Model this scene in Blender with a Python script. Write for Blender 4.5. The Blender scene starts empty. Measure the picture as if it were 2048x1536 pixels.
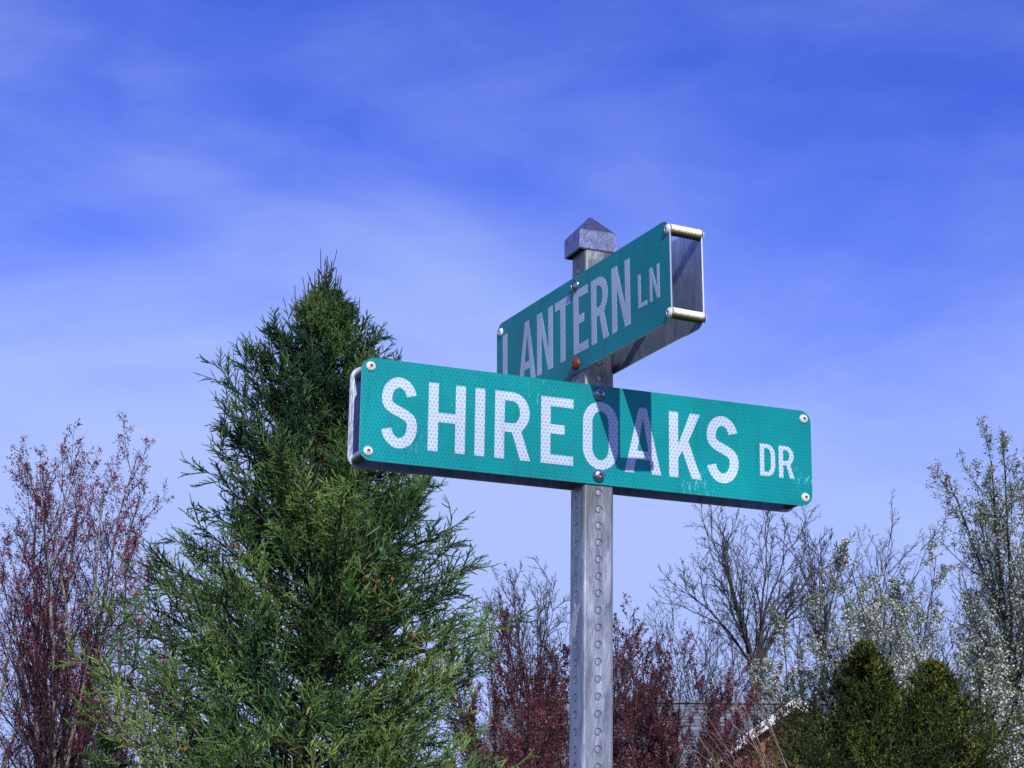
import bpy, bmesh, math, random
import numpy as np
from mathutils import Vector, Matrix, Euler
from mathutils.geometry import tessellate_polygon

# ------------------------------------------------------------------ camera, world, sun, exposure
IN = 0.0254
Z0 = 2.26                                   # height of the first knock-out below the lower sign
sc = bpy.context.scene
COL = sc.collection
FOC = 4087.2
CAM_ROT = (1.8411, 0.0538, -0.4814)         # pitch, roll, heading
CAM_POS = np.array([-53.549 * IN, -106.3775 * IN, Z0 - 26.0816 * IN])
def _rot(rx, ry, rz):
    X = Matrix.Rotation(rx, 3, 'X'); Y = Matrix.Rotation(ry, 3, 'Y'); Z = Matrix.Rotation(rz, 3, 'Z')
    return Z @ X @ Y
CAM_M = _rot(*CAM_ROT)
cam_d = bpy.data.cameras.new('camera')
cam_d.sensor_width = 36; cam_d.lens = FOC * 36 / 2048
cam_d.clip_start = 0.1; cam_d.clip_end = 3000
cam = bpy.data.objects.new('camera', cam_d)
cam.matrix_world = Matrix.Translation(Vector(CAM_POS)) @ CAM_M.to_4x4()
COL.objects.link(cam); sc.camera = cam

SUN_DIR = Vector((-0.18, -1.0, 0.685)).normalized()      # towards the sun
SUN_EL = math.asin(SUN_DIR.z); SUN_AZ = math.atan2(SUN_DIR.x, SUN_DIR.y)
world = bpy.data.worlds.new('World'); sc.world = world; world.use_nodes = True
nt = world.node_tree; nt.nodes.clear()
def N(tree, kind, **kw):
    n = tree.nodes.new(kind)
    for k, v in kw.items():
        if k.startswith('i_'):
            n.inputs[k[2:]].default_value = v
        else:
            setattr(n, k, v)
    return n
def ramp(tree, stops, interp='LINEAR'):
    n = tree.nodes.new('ShaderNodeValToRGB'); n.color_ramp.interpolation = interp
    e = n.color_ramp.elements
    while len(e) > 1: e.remove(e[0])
    e[0].position = stops[0][0]; e[0].color = tuple(stops[0][1]) + (1,)
    for p, c in stops[1:]:
        x = e.new(p); x.color = tuple(c) + (1,)
    return n
L_ = nt.links.new
out = N(nt, 'ShaderNodeOutputWorld'); bg = N(nt, 'ShaderNodeBackground')
bg.inputs['Strength'].default_value = 0.1
sky = N(nt, 'ShaderNodeTexSky', sky_type='NISHITA', sun_disc=False, sun_elevation=SUN_EL, sun_rotation=SUN_AZ % (2 * math.pi),
        altitude=200, air_density=1.0, dust_density=0.4, ozone_density=4.0)
tint = N(nt, 'ShaderNodeMix', data_type='RGBA', blend_type='MULTIPLY'); tint.inputs[0].default_value = 1
L_(sky.outputs[0], tint.inputs[6]); tint.inputs[7].default_value = (0.47, 0.62, 1.85, 1)
gam = N(nt, 'ShaderNodeGamma'); gam.inputs[1].default_value = 1.0
# thin cirrus veils
tc = N(nt, 'ShaderNodeTexCoord')
mp = N(nt, 'ShaderNodeMapping'); mp.inputs['Rotation'].default_value = (0.25, -0.35, 0.4); mp.inputs['Scale'].default_value = (1.5, 1.5, 3.6)
mp.inputs['Location'].default_value = (0.3, 1.7, 0.2)
L_(tc.outputs['Generated'], mp.inputs[0])
n1 = N(nt, 'ShaderNodeTexNoise', i_Scale=2.2, i_Detail=5.0, i_Roughness=0.45, i_Distortion=0.5)
L_(mp.outputs[0], n1.inputs['Vector'])
n2 = N(nt, 'ShaderNodeTexNoise', i_Scale=6.0, i_Detail=10.0, i_Roughness=0.68, i_Distortion=0.8)
L_(mp.outputs[0], n2.inputs['Vector'])
m1 = N(nt, 'ShaderNodeMath', operation='MULTIPLY_ADD'); L_(n2.outputs[0], m1.inputs[0]); m1.inputs[1].default_value = 0.17; L_(n1.outputs[0], m1.inputs[2])
sep = N(nt, 'ShaderNodeSeparateXYZ'); L_(tc.outputs['Generated'], sep.inputs[0])
elev = N(nt, 'ShaderNodeMapRange'); L_(sep.outputs[2], elev.inputs[0])
elev.inputs[1].default_value = 0.08; elev.inputs[2].default_value = 0.49; elev.inputs[3].default_value = 0.84; elev.inputs[4].default_value = -0.04
m2 = N(nt, 'ShaderNodeMath', operation='ADD'); L_(m1.outputs[0], m2.inputs[0]); L_(elev.outputs[0], m2.inputs[1])
cr = N(nt, 'ShaderNodeMapRange', interpolation_type='SMOOTHSTEP'); L_(m2.outputs[0], cr.inputs[0])
cr.inputs[1].default_value = 0.56; cr.inputs[2].default_value = 1.20; cr.inputs[3].default_value = 0.0; cr.inputs[4].default_value = 0.9
mixc = N(nt, 'ShaderNodeMix', data_type='RGBA'); L_(cr.outputs[0], mixc.inputs[0])
L_(tint.outputs[2], gam.inputs[0]); L_(gam.outputs[0], mixc.inputs[6]); mixc.inputs[7].default_value = (4.6, 5.8, 9.8, 1)
L_(mixc.outputs[2], bg.inputs[0]); L_(bg.outputs[0], out.inputs[0])

sun_d = bpy.data.lights.new('sun', 'SUN'); sun_d.energy = 4.0; sun_d.angle = math.radians(0.5); sun_d.color = (1.0, 0.97, 0.92)
sun = bpy.data.objects.new('sun', sun_d); sun.rotation_euler = (-SUN_DIR).to_track_quat('-Z', 'Y').to_euler(); sun.location = (-3, -20, 15)
COL.objects.link(sun)
sc.view_settings.view_transform = 'Standard'; sc.view_settings.look = 'None'; sc.view_settings.exposure = 0; sc.view_settings.gamma = 1
sc.view_settings.use_curve_mapping = False
sc.render.engine = 'CYCLES'; sc.cycles.max_bounces = 6; sc.cycles.diffuse_bounces = 3; sc.cycles.transparent_max_bounces = 4

# ------------------------------------------------------------------ helpers
def spot(px, py, dist):
    """the place seen at photo pixel (px, py), dist metres away along the ground"""
    d = CAM_M @ Vector(((px - 1024) / FOC, -(py - 768) / FOC, -1))
    k = dist / math.hypot(d.x, d.y)
    return np.array([CAM_POS[0] + d.x * k, CAM_POS[1] + d.y * k, CAM_POS[2] + d.z * k])
def tag(o, label=None, cat=None, group=None, kind=None):
    if label: o['label'] = label
    if cat: o['category'] = cat
    if group: o['group'] = group
    if kind: o['kind'] = kind
    return o
def link(name, me, mats, parent=None, kind=None):
    o = bpy.data.objects.new(name, me)
    if not len(me.materials):
        for m in (mats if isinstance(mats, (list, tuple)) else [mats]): me.materials.append(m)
    COL.objects.link(o)
    if parent: o.parent = parent
    if kind: o['kind'] = kind
    return o
def empty(name, loc=(0, 0, 0), rotz=0):
    o = bpy.data.objects.new(name, None); o.empty_display_size = 0.2; o.location = loc; o.rotation_euler = (0, 0, rotz)
    COL.objects.link(o); return o
def bm_obj(name, bm, mats, parent=None, kind=None, smooth=None):
    me = bpy.data.meshes.new(name); bmesh.ops.recalc_face_normals(bm, faces=bm.faces); bm.to_mesh(me); bm.free()
    if smooth:
        me.shade_smooth()
        me.set_sharp_from_angle(angle=math.radians(smooth))
    return link(name, me, mats, parent, kind)
def np_mesh(name, V, F, tone=None, smooth=False):
    """V (n,3); F (m,k) all faces with the same number of corners"""
    me = bpy.data.meshes.new(name)
    V = np.ascontiguousarray(V, dtype=np.float32); F = np.ascontiguousarray(F, dtype=np.int32)
    me.vertices.add(len(V)); me.vertices.foreach_set('co', V.ravel())
    k = F.shape[1]
    me.loops.add(F.size); me.loops.foreach_set('vertex_index', F.ravel())
    me.polygons.add(len(F)); me.polygons.foreach_set('loop_start', np.arange(0, F.size, k, dtype=np.int32))
    me.update(calc_edges=True)
    if smooth: me.polygons.foreach_set('use_smooth', np.ones(len(F), dtype=bool))
    if tone is not None:
        a = me.attributes.new('tone', 'FLOAT', 'POINT'); a.data.foreach_set('value', np.ascontiguousarray(tone, dtype=np.float32))
    return me
def norm(v):
    return v / np.maximum(np.linalg.norm(v, axis=-1, keepdims=True), 1e-9)

# ------------------------------------------------------------------ materials
def material(name, rough=0.7, metal=0.0, spec=0.5):
    m = bpy.data.materials.new(name); m.use_nodes = True
    b = m.node_tree.nodes['Principled BSDF']
    b.inputs['Roughness'].default_value = rough; b.inputs['Metallic'].default_value = metal
    b.inputs['Specular IOR Level'].default_value = spec
    return m, m.node_tree, b
def tone_material(name, stops, rough=0.75, spec=0.25, noise=None, transl=0.0):
    m, t, b = material(name, rough, 0, spec)
    a = N(t, 'ShaderNodeAttribute', attribute_name='tone')
    r = ramp(t, stops); t.links.new(a.outputs['Fac'], r.inputs[0])
    col = r.outputs[0]
    if noise:
        g = N(t, 'ShaderNodeNewGeometry'); n = N(t, 'ShaderNodeTexNoise', i_Scale=noise, i_Detail=3.0)
        t.links.new(g.outputs['Position'], n.inputs['Vector'])
        mr = N(t, 'ShaderNodeMapRange'); t.links.new(n.outputs[0], mr.inputs[0])
        mr.inputs[1].default_value = 0.3; mr.inputs[2].default_value = 0.7; mr.inputs[3].default_value = 0.6; mr.inputs[4].default_value = 1.35
        mu = N(t, 'ShaderNodeMix', data_type='RGBA', blend_type='MULTIPLY'); mu.inputs[0].default_value = 1
        t.links.new(col, mu.inputs[6]); t.links.new(mr.outputs[0], mu.inputs[7]); col = mu.outputs[2]
    t.links.new(col, b.inputs['Base Color'])
    if transl:
        tr = N(t, 'ShaderNodeBsdfTranslucent'); t.links.new(col, tr.inputs[0])
        ms = N(t, 'ShaderNodeMixShader'); ms.inputs[0].default_value = transl
        t.links.new(b.outputs[0], ms.inputs[1]); t.links.new(tr.outputs[0], ms.inputs[2])
        t.links.new(ms.outputs[0], t.nodes['Material Output'].inputs[0])
    return m
def noise_colour(t, b, stops, scale, detail=5, vec='Object', stretch=(1, 1, 1), dist=0.0, bump=0.0, bscale=None):
    c = N(t, 'ShaderNodeTexCoord'); mpn = N(t, 'ShaderNodeMapping'); mpn.inputs['Scale'].default_value = stretch
    t.links.new(c.outputs[vec], mpn.inputs[0])
    n = N(t, 'ShaderNodeTexNoise', i_Scale=scale, i_Detail=detail, i_Roughness=0.6, i_Distortion=dist)
    t.links.new(mpn.outputs[0], n.inputs['Vector'])
    r = ramp(t, stops); t.links.new(n.outputs[0], r.inputs[0]); t.links.new(r.outputs[0], b.inputs['Base Color'])
    if bump:
        n2 = N(t, 'ShaderNodeTexNoise', i_Scale=bscale or scale * 3, i_Detail=4.0); t.links.new(mpn.outputs[0], n2.inputs['Vector'])
        bp = N(t, 'ShaderNodeBump', i_Strength=bump, i_Distance=0.01); t.links.new(n2.outputs[0], bp.inputs['Height']); t.links.new(bp.outputs[0], b.inputs['Normal'])
    return n, r, mpn

# galvanised steel of the post: spangle, dull streaks, white bloom
M_galv, t, b = material('galvanised_steel', 0.42, 0.6)
n, r, mpn = noise_colour(t, b, [(0.3, (0.07, 0.12, 0.22)), (0.45, (0.13, 0.21, 0.37)), (0.6, (0.21, 0.31, 0.53)), (0.75, (0.44, 0.55, 0.78))], 42, 6, stretch=(1, 1, 0.22), dist=0.8)
v = N(t, 'ShaderNodeTexVoronoi', i_Scale=170.0); t.links.new(mpn.outputs[0], v.inputs['Vector'])
mx = N(t, 'ShaderNodeMix', data_type='RGBA', blend_type='MULTIPLY'); mx.inputs[0].default_value = 0.35
t.links.new(r.outputs[0], mx.inputs[6]); t.links.new(v.outputs['Color'], mx.inputs[7])
hs = N(t, 'ShaderNodeHueSaturation', i_Saturation=0.25); t.links.new(mx.outputs[2], hs.inputs['Color'])
# dirt that has run down from the bolt above the knock-outs
c = N(t, 'ShaderNodeTexCoord'); sp = N(t, 'ShaderNodeSeparateXYZ'); t.links.new(c.outputs['Object'], sp.inputs[0])
zr = N(t, 'ShaderNodeMapRange'); t.links.new(sp.outputs[2], zr.inputs[0]); zr.inputs[1].default_value = Z0 - 7 * IN; zr.inputs[2].default_value = Z0 + 0.4 * IN; zr.inputs[3].default_value = 0; zr.inputs[4].default_value = 1
nd = N(t, 'ShaderNodeTexNoise', i_Scale=60.0, i_Detail=7.0, i_Roughness=0.7); md = N(t, 'ShaderNodeMapping'); md.inputs['Scale'].default_value = (1.6, 1.6, 0.14)
t.links.new(c.outputs['Object'], md.inputs[0]); t.links.new(md.outputs[0], nd.inputs['Vector'])
mm = N(t, 'ShaderNodeMath', operation='MULTIPLY'); t.links.new(zr.outputs[0], mm.inputs[0]); t.links.new(nd.outputs[0], mm.inputs[1])
dr = N(t, 'ShaderNodeMapRange'); t.links.new(mm.outputs[0], dr.inputs[0]); dr.inputs[1].default_value = 0.18; dr.inputs[2].default_value = 0.55; dr.inputs[3].default_value = 0; dr.inputs[4].default_value = 0.85
mx2 = N(t, 'ShaderNodeMix', data_type='RGBA'); t.links.new(dr.outputs[0], mx2.inputs[0]); t.links.new(hs.outputs[0], mx2.inputs[6]); mx2.inputs[7].default_value = (0.13, 0.13, 0.11, 1)
t.links.new(mx2.outputs[2], b.inputs['Base Color'])
vb = N(t, 'ShaderNodeTexNoise', i_Scale=260.0, i_Detail=5.0); t.links.new(mpn.outputs[0], vb.inputs['Vector'])
bp = N(t, 'ShaderNodeBump', i_Strength=0.35, i_Distance=0.002); t.links.new(vb.outputs[0], bp.inputs['Height']); t.links.new(bp.outputs[0], b.inputs['Normal'])

M_cap, t, b = material('cast_aluminium', 0.40, 0.85)
noise_colour(t, b, [(0.3, (0.16, 0.17, 0.25)), (0.5, (0.23, 0.24, 0.33)), (0.62, (0.29, 0.30, 0.40)), (0.75, (0.42, 0.43, 0.53))], 80, 6, dist=0.6, bump=0.08, bscale=260)
M_alu, t, b = material('bare_aluminium', 0.40, 0.6)
noise_colour(t, b, [(0.3, (0.26, 0.31, 0.42)), (0.5, (0.36, 0.42, 0.55)), (0.7, (0.50, 0.56, 0.68))], 24, 7, stretch=(2.5, 2.5, 0.5), dist=1.5, bump=0.15, bscale=160)
M_edge, t, b = material('cut_aluminium_edge', 0.45, 0.35); b.inputs['Base Color'].default_value = (0.60, 0.65, 0.72, 1)

def retro(name, base, dot, k, flecks, rough, streak=None):
    """prismatic reflective sheeting: a honeycomb of round cells over the base colour"""
    m, t, b = material(name, rough, 0, 0.22)
    c = N(t, 'ShaderNodeTexCoord'); mpn = N(t, 'ShaderNodeMapping'); s = 1 / (0.25 * IN)
    mpn.inputs['Scale'].default_value = (s, s, s / math.sqrt(3) * 1.0)
    t.links.new(c.outputs['Object'], mpn.inputs[0])
    ds = []
    for off in (0.0, 0.5):
        ad = N(t, 'ShaderNodeVectorMath', operation='ADD'); ad.inputs[1].default_value = (off, 0, off); t.links.new(mpn.outputs[0], ad.inputs[0])
        fr = N(t, 'ShaderNodeVectorMath', operation='FRACTION'); t.links.new(ad.outputs[0], fr.inputs[0])
        sb = N(t, 'ShaderNodeVectorMath', operation='SUBTRACT'); sb.inputs[1].default_value = (0.5, 0, 0.5); t.links.new(fr.outputs[0], sb.inputs[0])
        ml = N(t, 'ShaderNodeVectorMath', operation='MULTIPLY'); ml.inputs[1].default_value = (1, 0, math.sqrt(3)); t.links.new(sb.outputs[0], ml.inputs[0])
        ln = N(t, 'ShaderNodeVectorMath', operation='LENGTH'); t.links.new(ml.outputs[0], ln.inputs[0]); ds.append(ln)
    mn = N(t, 'ShaderNodeMath', operation='MINIMUM'); t.links.new(ds[0].outputs['Value'], mn.inputs[0]); t.links.new(ds[1].outputs['Value'], mn.inputs[1])
    mr = N(t, 'ShaderNodeMapRange', interpolation_type='SMOOTHSTEP'); t.links.new(mn.outputs[0], mr.inputs[0])
    mr.inputs[1].default_value = 0.22; mr.inputs[2].default_value = 0.46; mr.inputs[3].default_value = k; mr.inputs[4].default_value = 0.0
    mx = N(t, 'ShaderNodeMix', data_type='RGBA'); t.links.new(mr.outputs[0], mx.inputs[0]); mx.inputs[6].default_value = base + (1,); mx.inputs[7].default_value = dot + (1,)
    col = mx.outputs[2]
    # slow fading of the sheet
    nf = N(t, 'ShaderNodeTexNoise', i_Scale=7.0, i_Detail=4.0); t.links.new(c.outputs['Object'], nf.inputs['Vector'])
    fr_ = N(t, 'ShaderNodeMapRange'); t.links.new(nf.outputs[0], fr_.inputs[0]); fr_.inputs[1].default_value = 0.3; fr_.inputs[2].default_value = 0.7; fr_.inputs[3].default_value = 0.80; fr_.inputs[4].default_value = 1.14
    ms_ = N(t, 'ShaderNodeMapping'); ms_.inputs['Scale'].default_value = (1.0, 1.0, 0.10); t.links.new(c.outputs['Object'], ms_.inputs[0])
    ns_ = N(t, 'ShaderNodeTexNoise', i_Scale=85.0, i_Detail=5.0, i_Roughness=0.7); t.links.new(ms_.outputs[0], ns_.inputs['Vector'])
    sr_ = N(t, 'ShaderNodeMapRange'); t.links.new(ns_.outputs[0], sr_.inputs[0]); sr_.inputs[1].default_value = 0.55; sr_.inputs[2].default_value = 0.80; sr_.inputs[3].default_value = 1.0; sr_.inputs[4].default_value = 0.70
    md_ = N(t, 'ShaderNodeMath', operation='MULTIPLY'); t.links.new(fr_.outputs[0], md_.inputs[0]); t.links.new(sr_.outputs[0], md_.inputs[1]); fr_ = md_
    mu = N(t, 'ShaderNodeMix', data_type='RGBA', blend_type='MULTIPLY'); mu.inputs[0].default_value = 1; t.links.new(col, mu.inputs[6]); t.links.new(fr_.outputs[0], mu.inputs[7]); col = mu.outputs[2]
    if flecks:
        mf = N(t, 'ShaderNodeMapping'); mf.inputs['Scale'].default_value = (1.6, 1, 0.55); mf.inputs['Rotation'].default_value = (0, 0.5, 0); t.links.new(c.outputs['Object'], mf.inputs[0])
        nn = N(t, 'ShaderNodeTexNoise', i_Scale=150.0, i_Detail=6.0, i_Roughness=0.65); t.links.new(mf.outputs[0], nn.inputs['Vector'])
        nl = N(t, 'ShaderNodeTexNoise', i_Scale=9.0, i_Detail=2.0); t.links.new(c.outputs['Object'], nl.inputs['Vector'])
        mm = N(t, 'ShaderNodeMath', operation='MULTIPLY'); t.links.new(nn.outputs[0], mm.inputs[0]); t.links.new(nl.outputs[0], mm.inputs[1])
        gt = N(t, 'ShaderNodeMapRange'); t.links.new(mm.outputs[0], gt.inputs[0]); gt.inputs[1].default_value = 0.395; gt.inputs[2].default_value = 0.445
        gt.inputs[3].default_value = 0; gt.inputs[4].default_value = 0.55
        mz = N(t, 'ShaderNodeMix', data_type='RGBA'); t.links.new(gt.outputs[0], mz.inputs[0]); t.links.new(col, mz.inputs[6]); mz.inputs[7].default_value = flecks + (1,); col = mz.outputs[2]
    t.links.new(col, b.inputs['Base Color'])
    return m
M_green = retro('green_sheeting', (0.002, 0.29, 0.29), (0.001, 0.21, 0.22), 0.8, (0.25, 0.62, 0.6), 0.33)
M_white = retro('white_sheeting', (0.58, 0.68, 0.80), (0.32, 0.39, 0.50), 0.75, None, 0.4)

M_bolt, t, b = material('bolt_steel', 0.3, 0.9)
noise_colour(t, b, [(0.35, (0.16, 0.18, 0.22)), (0.6, (0.42, 0.46, 0.52))], 200, 4)
M_rust, t, b = material('rusty_bolt', 0.6, 0.4)
noise_colour(t, b, [(0.35, (0.05, 0.03, 0.05)), (0.5, (0.20, 0.04, 0.02)), (0.65, (0.38, 0.10, 0.03))], 60, 5)
M_nylon, t, b = material('white_nylon_rivet', 0.5, 0, 0.4)
noise_colour(t, b, [(0.35, (0.62, 0.62, 0.60)), (0.55, (0.80, 0.79, 0.76))], 160, 4)
M_socket, t, b = material('rusty_socket', 0.7, 0.2)
noise_colour(t, b, [(0.35, (0.10, 0.04, 0.015)), (0.6, (0.55, 0.24, 0.06))], 300, 4)
# white spacer tube with algae along the underside
M_tube, t, b = material('spacer_tube', 0.5, 0, 0.4)
c = N(t, 'ShaderNodeTexCoord'); sp = N(t, 'ShaderNodeSeparateXYZ'); t.links.new(c.outputs['Object'], sp.inputs[0])
na = N(t, 'ShaderNodeTexNoise', i_Scale=420.0, i_Detail=5.0, i_Roughness=0.7); t.links.new(c.outputs['Object'], na.inputs['Vector'])
ma = N(t, 'ShaderNodeMath', operation='MULTIPLY_ADD'); t.links.new(na.outputs[0], ma.inputs[0]); ma.inputs[1].default_value = 0.009; t.links.new(sp.outputs[2], ma.inputs[2])
ra = ramp(t, [(0.0, (0.03, 0.035, 0.012)), (0.35, (0.10, 0.11, 0.03)), (0.52, (0.42, 0.40, 0.25)), (0.62, (0.82, 0.80, 0.74)), (1, (0.84, 0.83, 0.80))])
mra = N(t, 'ShaderNodeMapRange'); t.links.new(ma.outputs[0], mra.inputs[0]); mra.inputs[1].default_value = -0.004; mra.inputs[2].default_value = 0.008
t.links.new(mra.outputs[0], ra.inputs[0]); t.links.new(ra.outputs[0], b.inputs['Base Color'])
M_dropping, t, b = material('dried_mud', 0.9)
noise_colour(t, b, [(0.4, (0.50, 0.50, 0.53)), (0.6, (0.80, 0.80, 0.83))], 300, 4)

M_ground, t, b = material('lawn', 0.95)
noise_colour(t, b, [(0.35, (0.05, 0.06, 0.02)), (0.5, (0.07, 0.09, 0.025)), (0.65, (0.11, 0.11, 0.05))], 0.6, 8)
M_asphalt, t, b = material('asphalt', 0.9)
noise_colour(t, b, [(0.35, (0.04, 0.04, 0.042)), (0.65, (0.065, 0.065, 0.065))], 3, 8)
M_concrete, t, b = material('concrete', 0.9)
noise_colour(t, b, [(0.35, (0.27, 0.26, 0.24)), (0.65, (0.36, 0.35, 0.33))], 3, 8)

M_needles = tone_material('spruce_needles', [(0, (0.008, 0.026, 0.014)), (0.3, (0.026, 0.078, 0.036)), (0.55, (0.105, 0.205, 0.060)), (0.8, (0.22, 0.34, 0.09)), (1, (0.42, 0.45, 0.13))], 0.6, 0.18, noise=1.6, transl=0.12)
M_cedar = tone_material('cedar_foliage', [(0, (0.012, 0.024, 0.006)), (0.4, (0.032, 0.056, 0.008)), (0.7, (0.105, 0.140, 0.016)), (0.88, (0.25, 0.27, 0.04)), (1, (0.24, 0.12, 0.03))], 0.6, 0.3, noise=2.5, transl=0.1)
M_plum = tone_material('plum_leaves', [(0, (0.035, 0.010, 0.016)), (0.5, (0.095, 0.022, 0.030)), (0.85, (0.19, 0.045, 0.045)), (1, (0.32, 0.12, 0.09))], 0.45, 0.5, noise=2.0, transl=0.15)
M_buds = tone_material('maple_buds', [(0, (0.07, 0.015, 0.028)), (0.6, (0.22, 0.03, 0.055)), (1, (0.42, 0.07, 0.10))], 0.6, 0.3, transl=0.15)
M_blossom = tone_material('pear_blossom', [(0, (0.10, 0.13, 0.05)), (0.25, (0.24, 0.28, 0.14)), (0.4, (0.62, 0.62, 0.52)), (1, (0.84, 0.83, 0.80))], 0.7, 0.2, transl=0.25)
def bark(name, a, b_):
    m, t, b = material(name, 0.9, 0, 0.2)
    noise_colour(t, b, [(0.35, a), (0.65, b_)], 14, 6, stretch=(1, 1, 0.35), bump=0.4, bscale=40)
    return m
B_maple = bark('maple_bark', (0.13, 0.12, 0.10), (0.34, 0.32, 0.27))
B_maple_twig = bark('maple_twig', (0.03, 0.02, 0.024), (0.075, 0.055, 0.055))
B_grey = bark('grey_bark', (0.030, 0.028, 0.030), (0.095, 0.085, 0.075))
B_spruce = bark('spruce_bark', (0.035, 0.027, 0.022), (0.10, 0.075, 0.055))
B_pear = bark('pear_bark', (0.035, 0.035, 0.025), (0.11, 0.10, 0.07))
B_plum = bark('plum_bark', (0.035, 0.022, 0.022), (0.09, 0.06, 0.055))
B_pale = bark('pale_twig', (0.22, 0.16, 0.12), (0.42, 0.33, 0.27))

# ------------------------------------------------------------------ ground and street
def slab(name, x0, x1, y0, y1, z0, z1, m, n=1):
    bm = bmesh.new(); bmesh.ops.create_cube(bm, size=1)
    bmesh.ops.transform(bm, matrix=Matrix.Translation(((x0 + x1) / 2, (y0 + y1) / 2, (z0 + z1) / 2)) @ Matrix.Diagonal((x1 - x0, y1 - y0, z1 - z0, 1)), verts=bm.verts)
    return bm_obj(name, bm, m, kind='structure')
slab('ground', -900, 900, -900, 900, -0.6, 0.0, M_ground)
slab('road', -60, 60, -9.0, -1.75, 0.004, 0.008, M_asphalt)
slab('kerb', -60, 60, -1.75, -1.6, 0.002, 0.13, M_concrete)

# ------------------------------------------------------------------ the street sign
root = empty('street_sign')
tag(root, 'galvanised square post with a peaked cap carrying two crossed green street name signs', 'street sign')
yS, yL, tL, yP = -0.0448, 0.0518, -0.0347, -0.0480
H = 1.0                                             # half width of the post, inches
TOPZ = 15.35
POSTM = Matrix.Rotation(yP, 4, 'Z')
def in2m(z): return Z0 + z * IN
def place(o, M):
    o.matrix_world = M
    return o

def post_mesh():
    """square tube, rounded corners, rings of knock-out grooves on its four faces where they can be seen"""
    verts, faces = [], []
    def vtx(x, y, z): verts.append((x * IN, y * IN, in2m(z))); return len(verts) - 1
    rc = 0.22; k0, k1 = -24, 15
    zb = -Z0 / IN - 10
    lo, hi = k0 - 0.5, k1 - 0.5 + 0.85
    def corner_pts(z):
        return [(H - rc + rc * math.cos(a), H - rc + rc * math.sin(a)) for a in np.linspace(0, math.pi / 2, 5)]
    zs = [zb] + [k + 0.5 for k in range(k0 - 1, k1)] + [TOPZ]
    for q in range(4):                                # corner q between face q and q+1
        c, s = math.cos(q * math.pi / 2), math.sin(q * math.pi / 2)
        rows = []
        for z in zs:
            rows.append([vtx(c * x - s * y, s * x + c * y, z) for x, y in corner_pts(z)])
        for i in range(len(rows) - 1):
            for j in range(4): faces.append((rows[i][j], rows[i][j + 1], rows[i + 1][j + 1], rows[i + 1][j]))
    w = H - rc; r = 0.235; dep = 0.07; n = 24
    for q in range(4):
        c, s = math.cos(q * math.pi / 2), math.sin(q * math.pi / 2)
        def fv(u, z, d=0.0):                          # face whose normal is +x rotated by q
            x, y = H - d, u
            return vtx(c * x - s * y, s * x + c * y, z)
        faces.append((fv(-w, zb), fv(w, zb), fv(w, zs[1]), fv(-w, zs[1])))
        for k in range(k0, k1 + 1):
            za, zc = k - 0.5, min(k + 0.5, TOPZ)
            if k == k1:
                faces.append((fv(-w, za), fv(w, za), fv(w, zc), fv(-w, zc))); continue
            outer, inner, deep = [], [], []
            for i in range(n):
                a = 2 * math.pi * (i + 0.5) / n; ca, sa = math.cos(a), math.sin(a)
                m = max(abs(ca) / w, abs(sa) / 0.5)
                outer.append(fv(ca / m, k + sa / m)); inner.append(fv(r * ca, k + r * sa)); deep.append(fv(r * ca, k + r * sa, dep))
            for i in range(n):
                j = (i + 1) % n
                faces.append((outer[i], outer[j], inner[j], inner[i])); faces.append((inner[i], inner[j], deep[j], deep[i]))
            for i in (2, 8, 14, 20):                  # the four cell corners
                pass
            for sx in (-1, 1):
                for sz in (-1, 1):
                    cand = [i for i in range(n)]
                    ang = math.atan2(sz * 0.5, sx * w) % (2 * math.pi)
                    i = int(math.floor(ang / (2 * math.pi) * n - 0.5)) % n; j = (i + 1) % n
                    faces.append((outer[i], fv(sx * w, k + sz * 0.5), outer[j]))
            faces.append(tuple(deep))
    me = bpy.data.meshes.new('post'); me.from_pydata(verts, [], faces)
    bm = bmesh.new(); bm.from_mesh(me); bmesh.ops.remove_doubles(bm, verts=bm.verts, dist=1e-5); bmesh.ops.recalc_face_normals(bm, faces=bm.faces)
    bm.to_mesh(me); bm.free(); me.shade_smooth(); me.set_sharp_from_angle(angle=math.radians(35))
    return me
post = link('post', post_mesh(), M_galv, root); place(post, POSTM)
def disc_mesh(name, r, h, dome, n=22):
    bm = bmesh.new(); rings = []
    prof = [(r, 0), (r, h * 0.6), (r * 0.9, h), (r * 0.5, h + dome * 0.8)]
    for rr, y in prof:
        rings.append([bm.verts.new((rr * math.cos(2 * math.pi * i / n) * IN, -y * IN, rr * math.sin(2 * math.pi * i / n) * IN)) for i in range(n)])
    for a, b2 in zip(rings, rings[1:]):
        for i in range(n): bm.faces.new((a[i], a[(i + 1) % n], b2[(i + 1) % n], b2[i]))
    bm.faces.new(rings[-1]); bmesh.ops.recalc_face_normals(bm, faces=bm.faces)
    me = bpy.data.meshes.new(name); bm.to_mesh(me); bm.free(); me.shade_smooth(); me.set_sharp_from_angle(angle=math.radians(40)); return me
ko = disc_mesh('knockout', 0.195, 0.062, 0.004); ko.materials.append(M_galv)
rnd = random.Random(4)
for q, kr in ((-1, range(-24, 15)), (-2, range(-24, 15))):           # front face, left face
    for k in kr:
        o = bpy.data.objects.new('knockout', ko); COL.objects.link(o); o.parent = post
        # local -y looks out of the face
        rz = 0 if q == -1 else -math.pi / 2
        o.matrix_local = Matrix.Rotation(rz, 4, 'Z') @ Matrix.Translation((0, (-H + 0.068) * IN, in2m(k))) @ Matrix.Rotation(rnd.uniform(-.03, .03), 4, 'X') @ Matrix.Rotation(rnd.uniform(-.03, .03), 4, 'Z')
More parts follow.
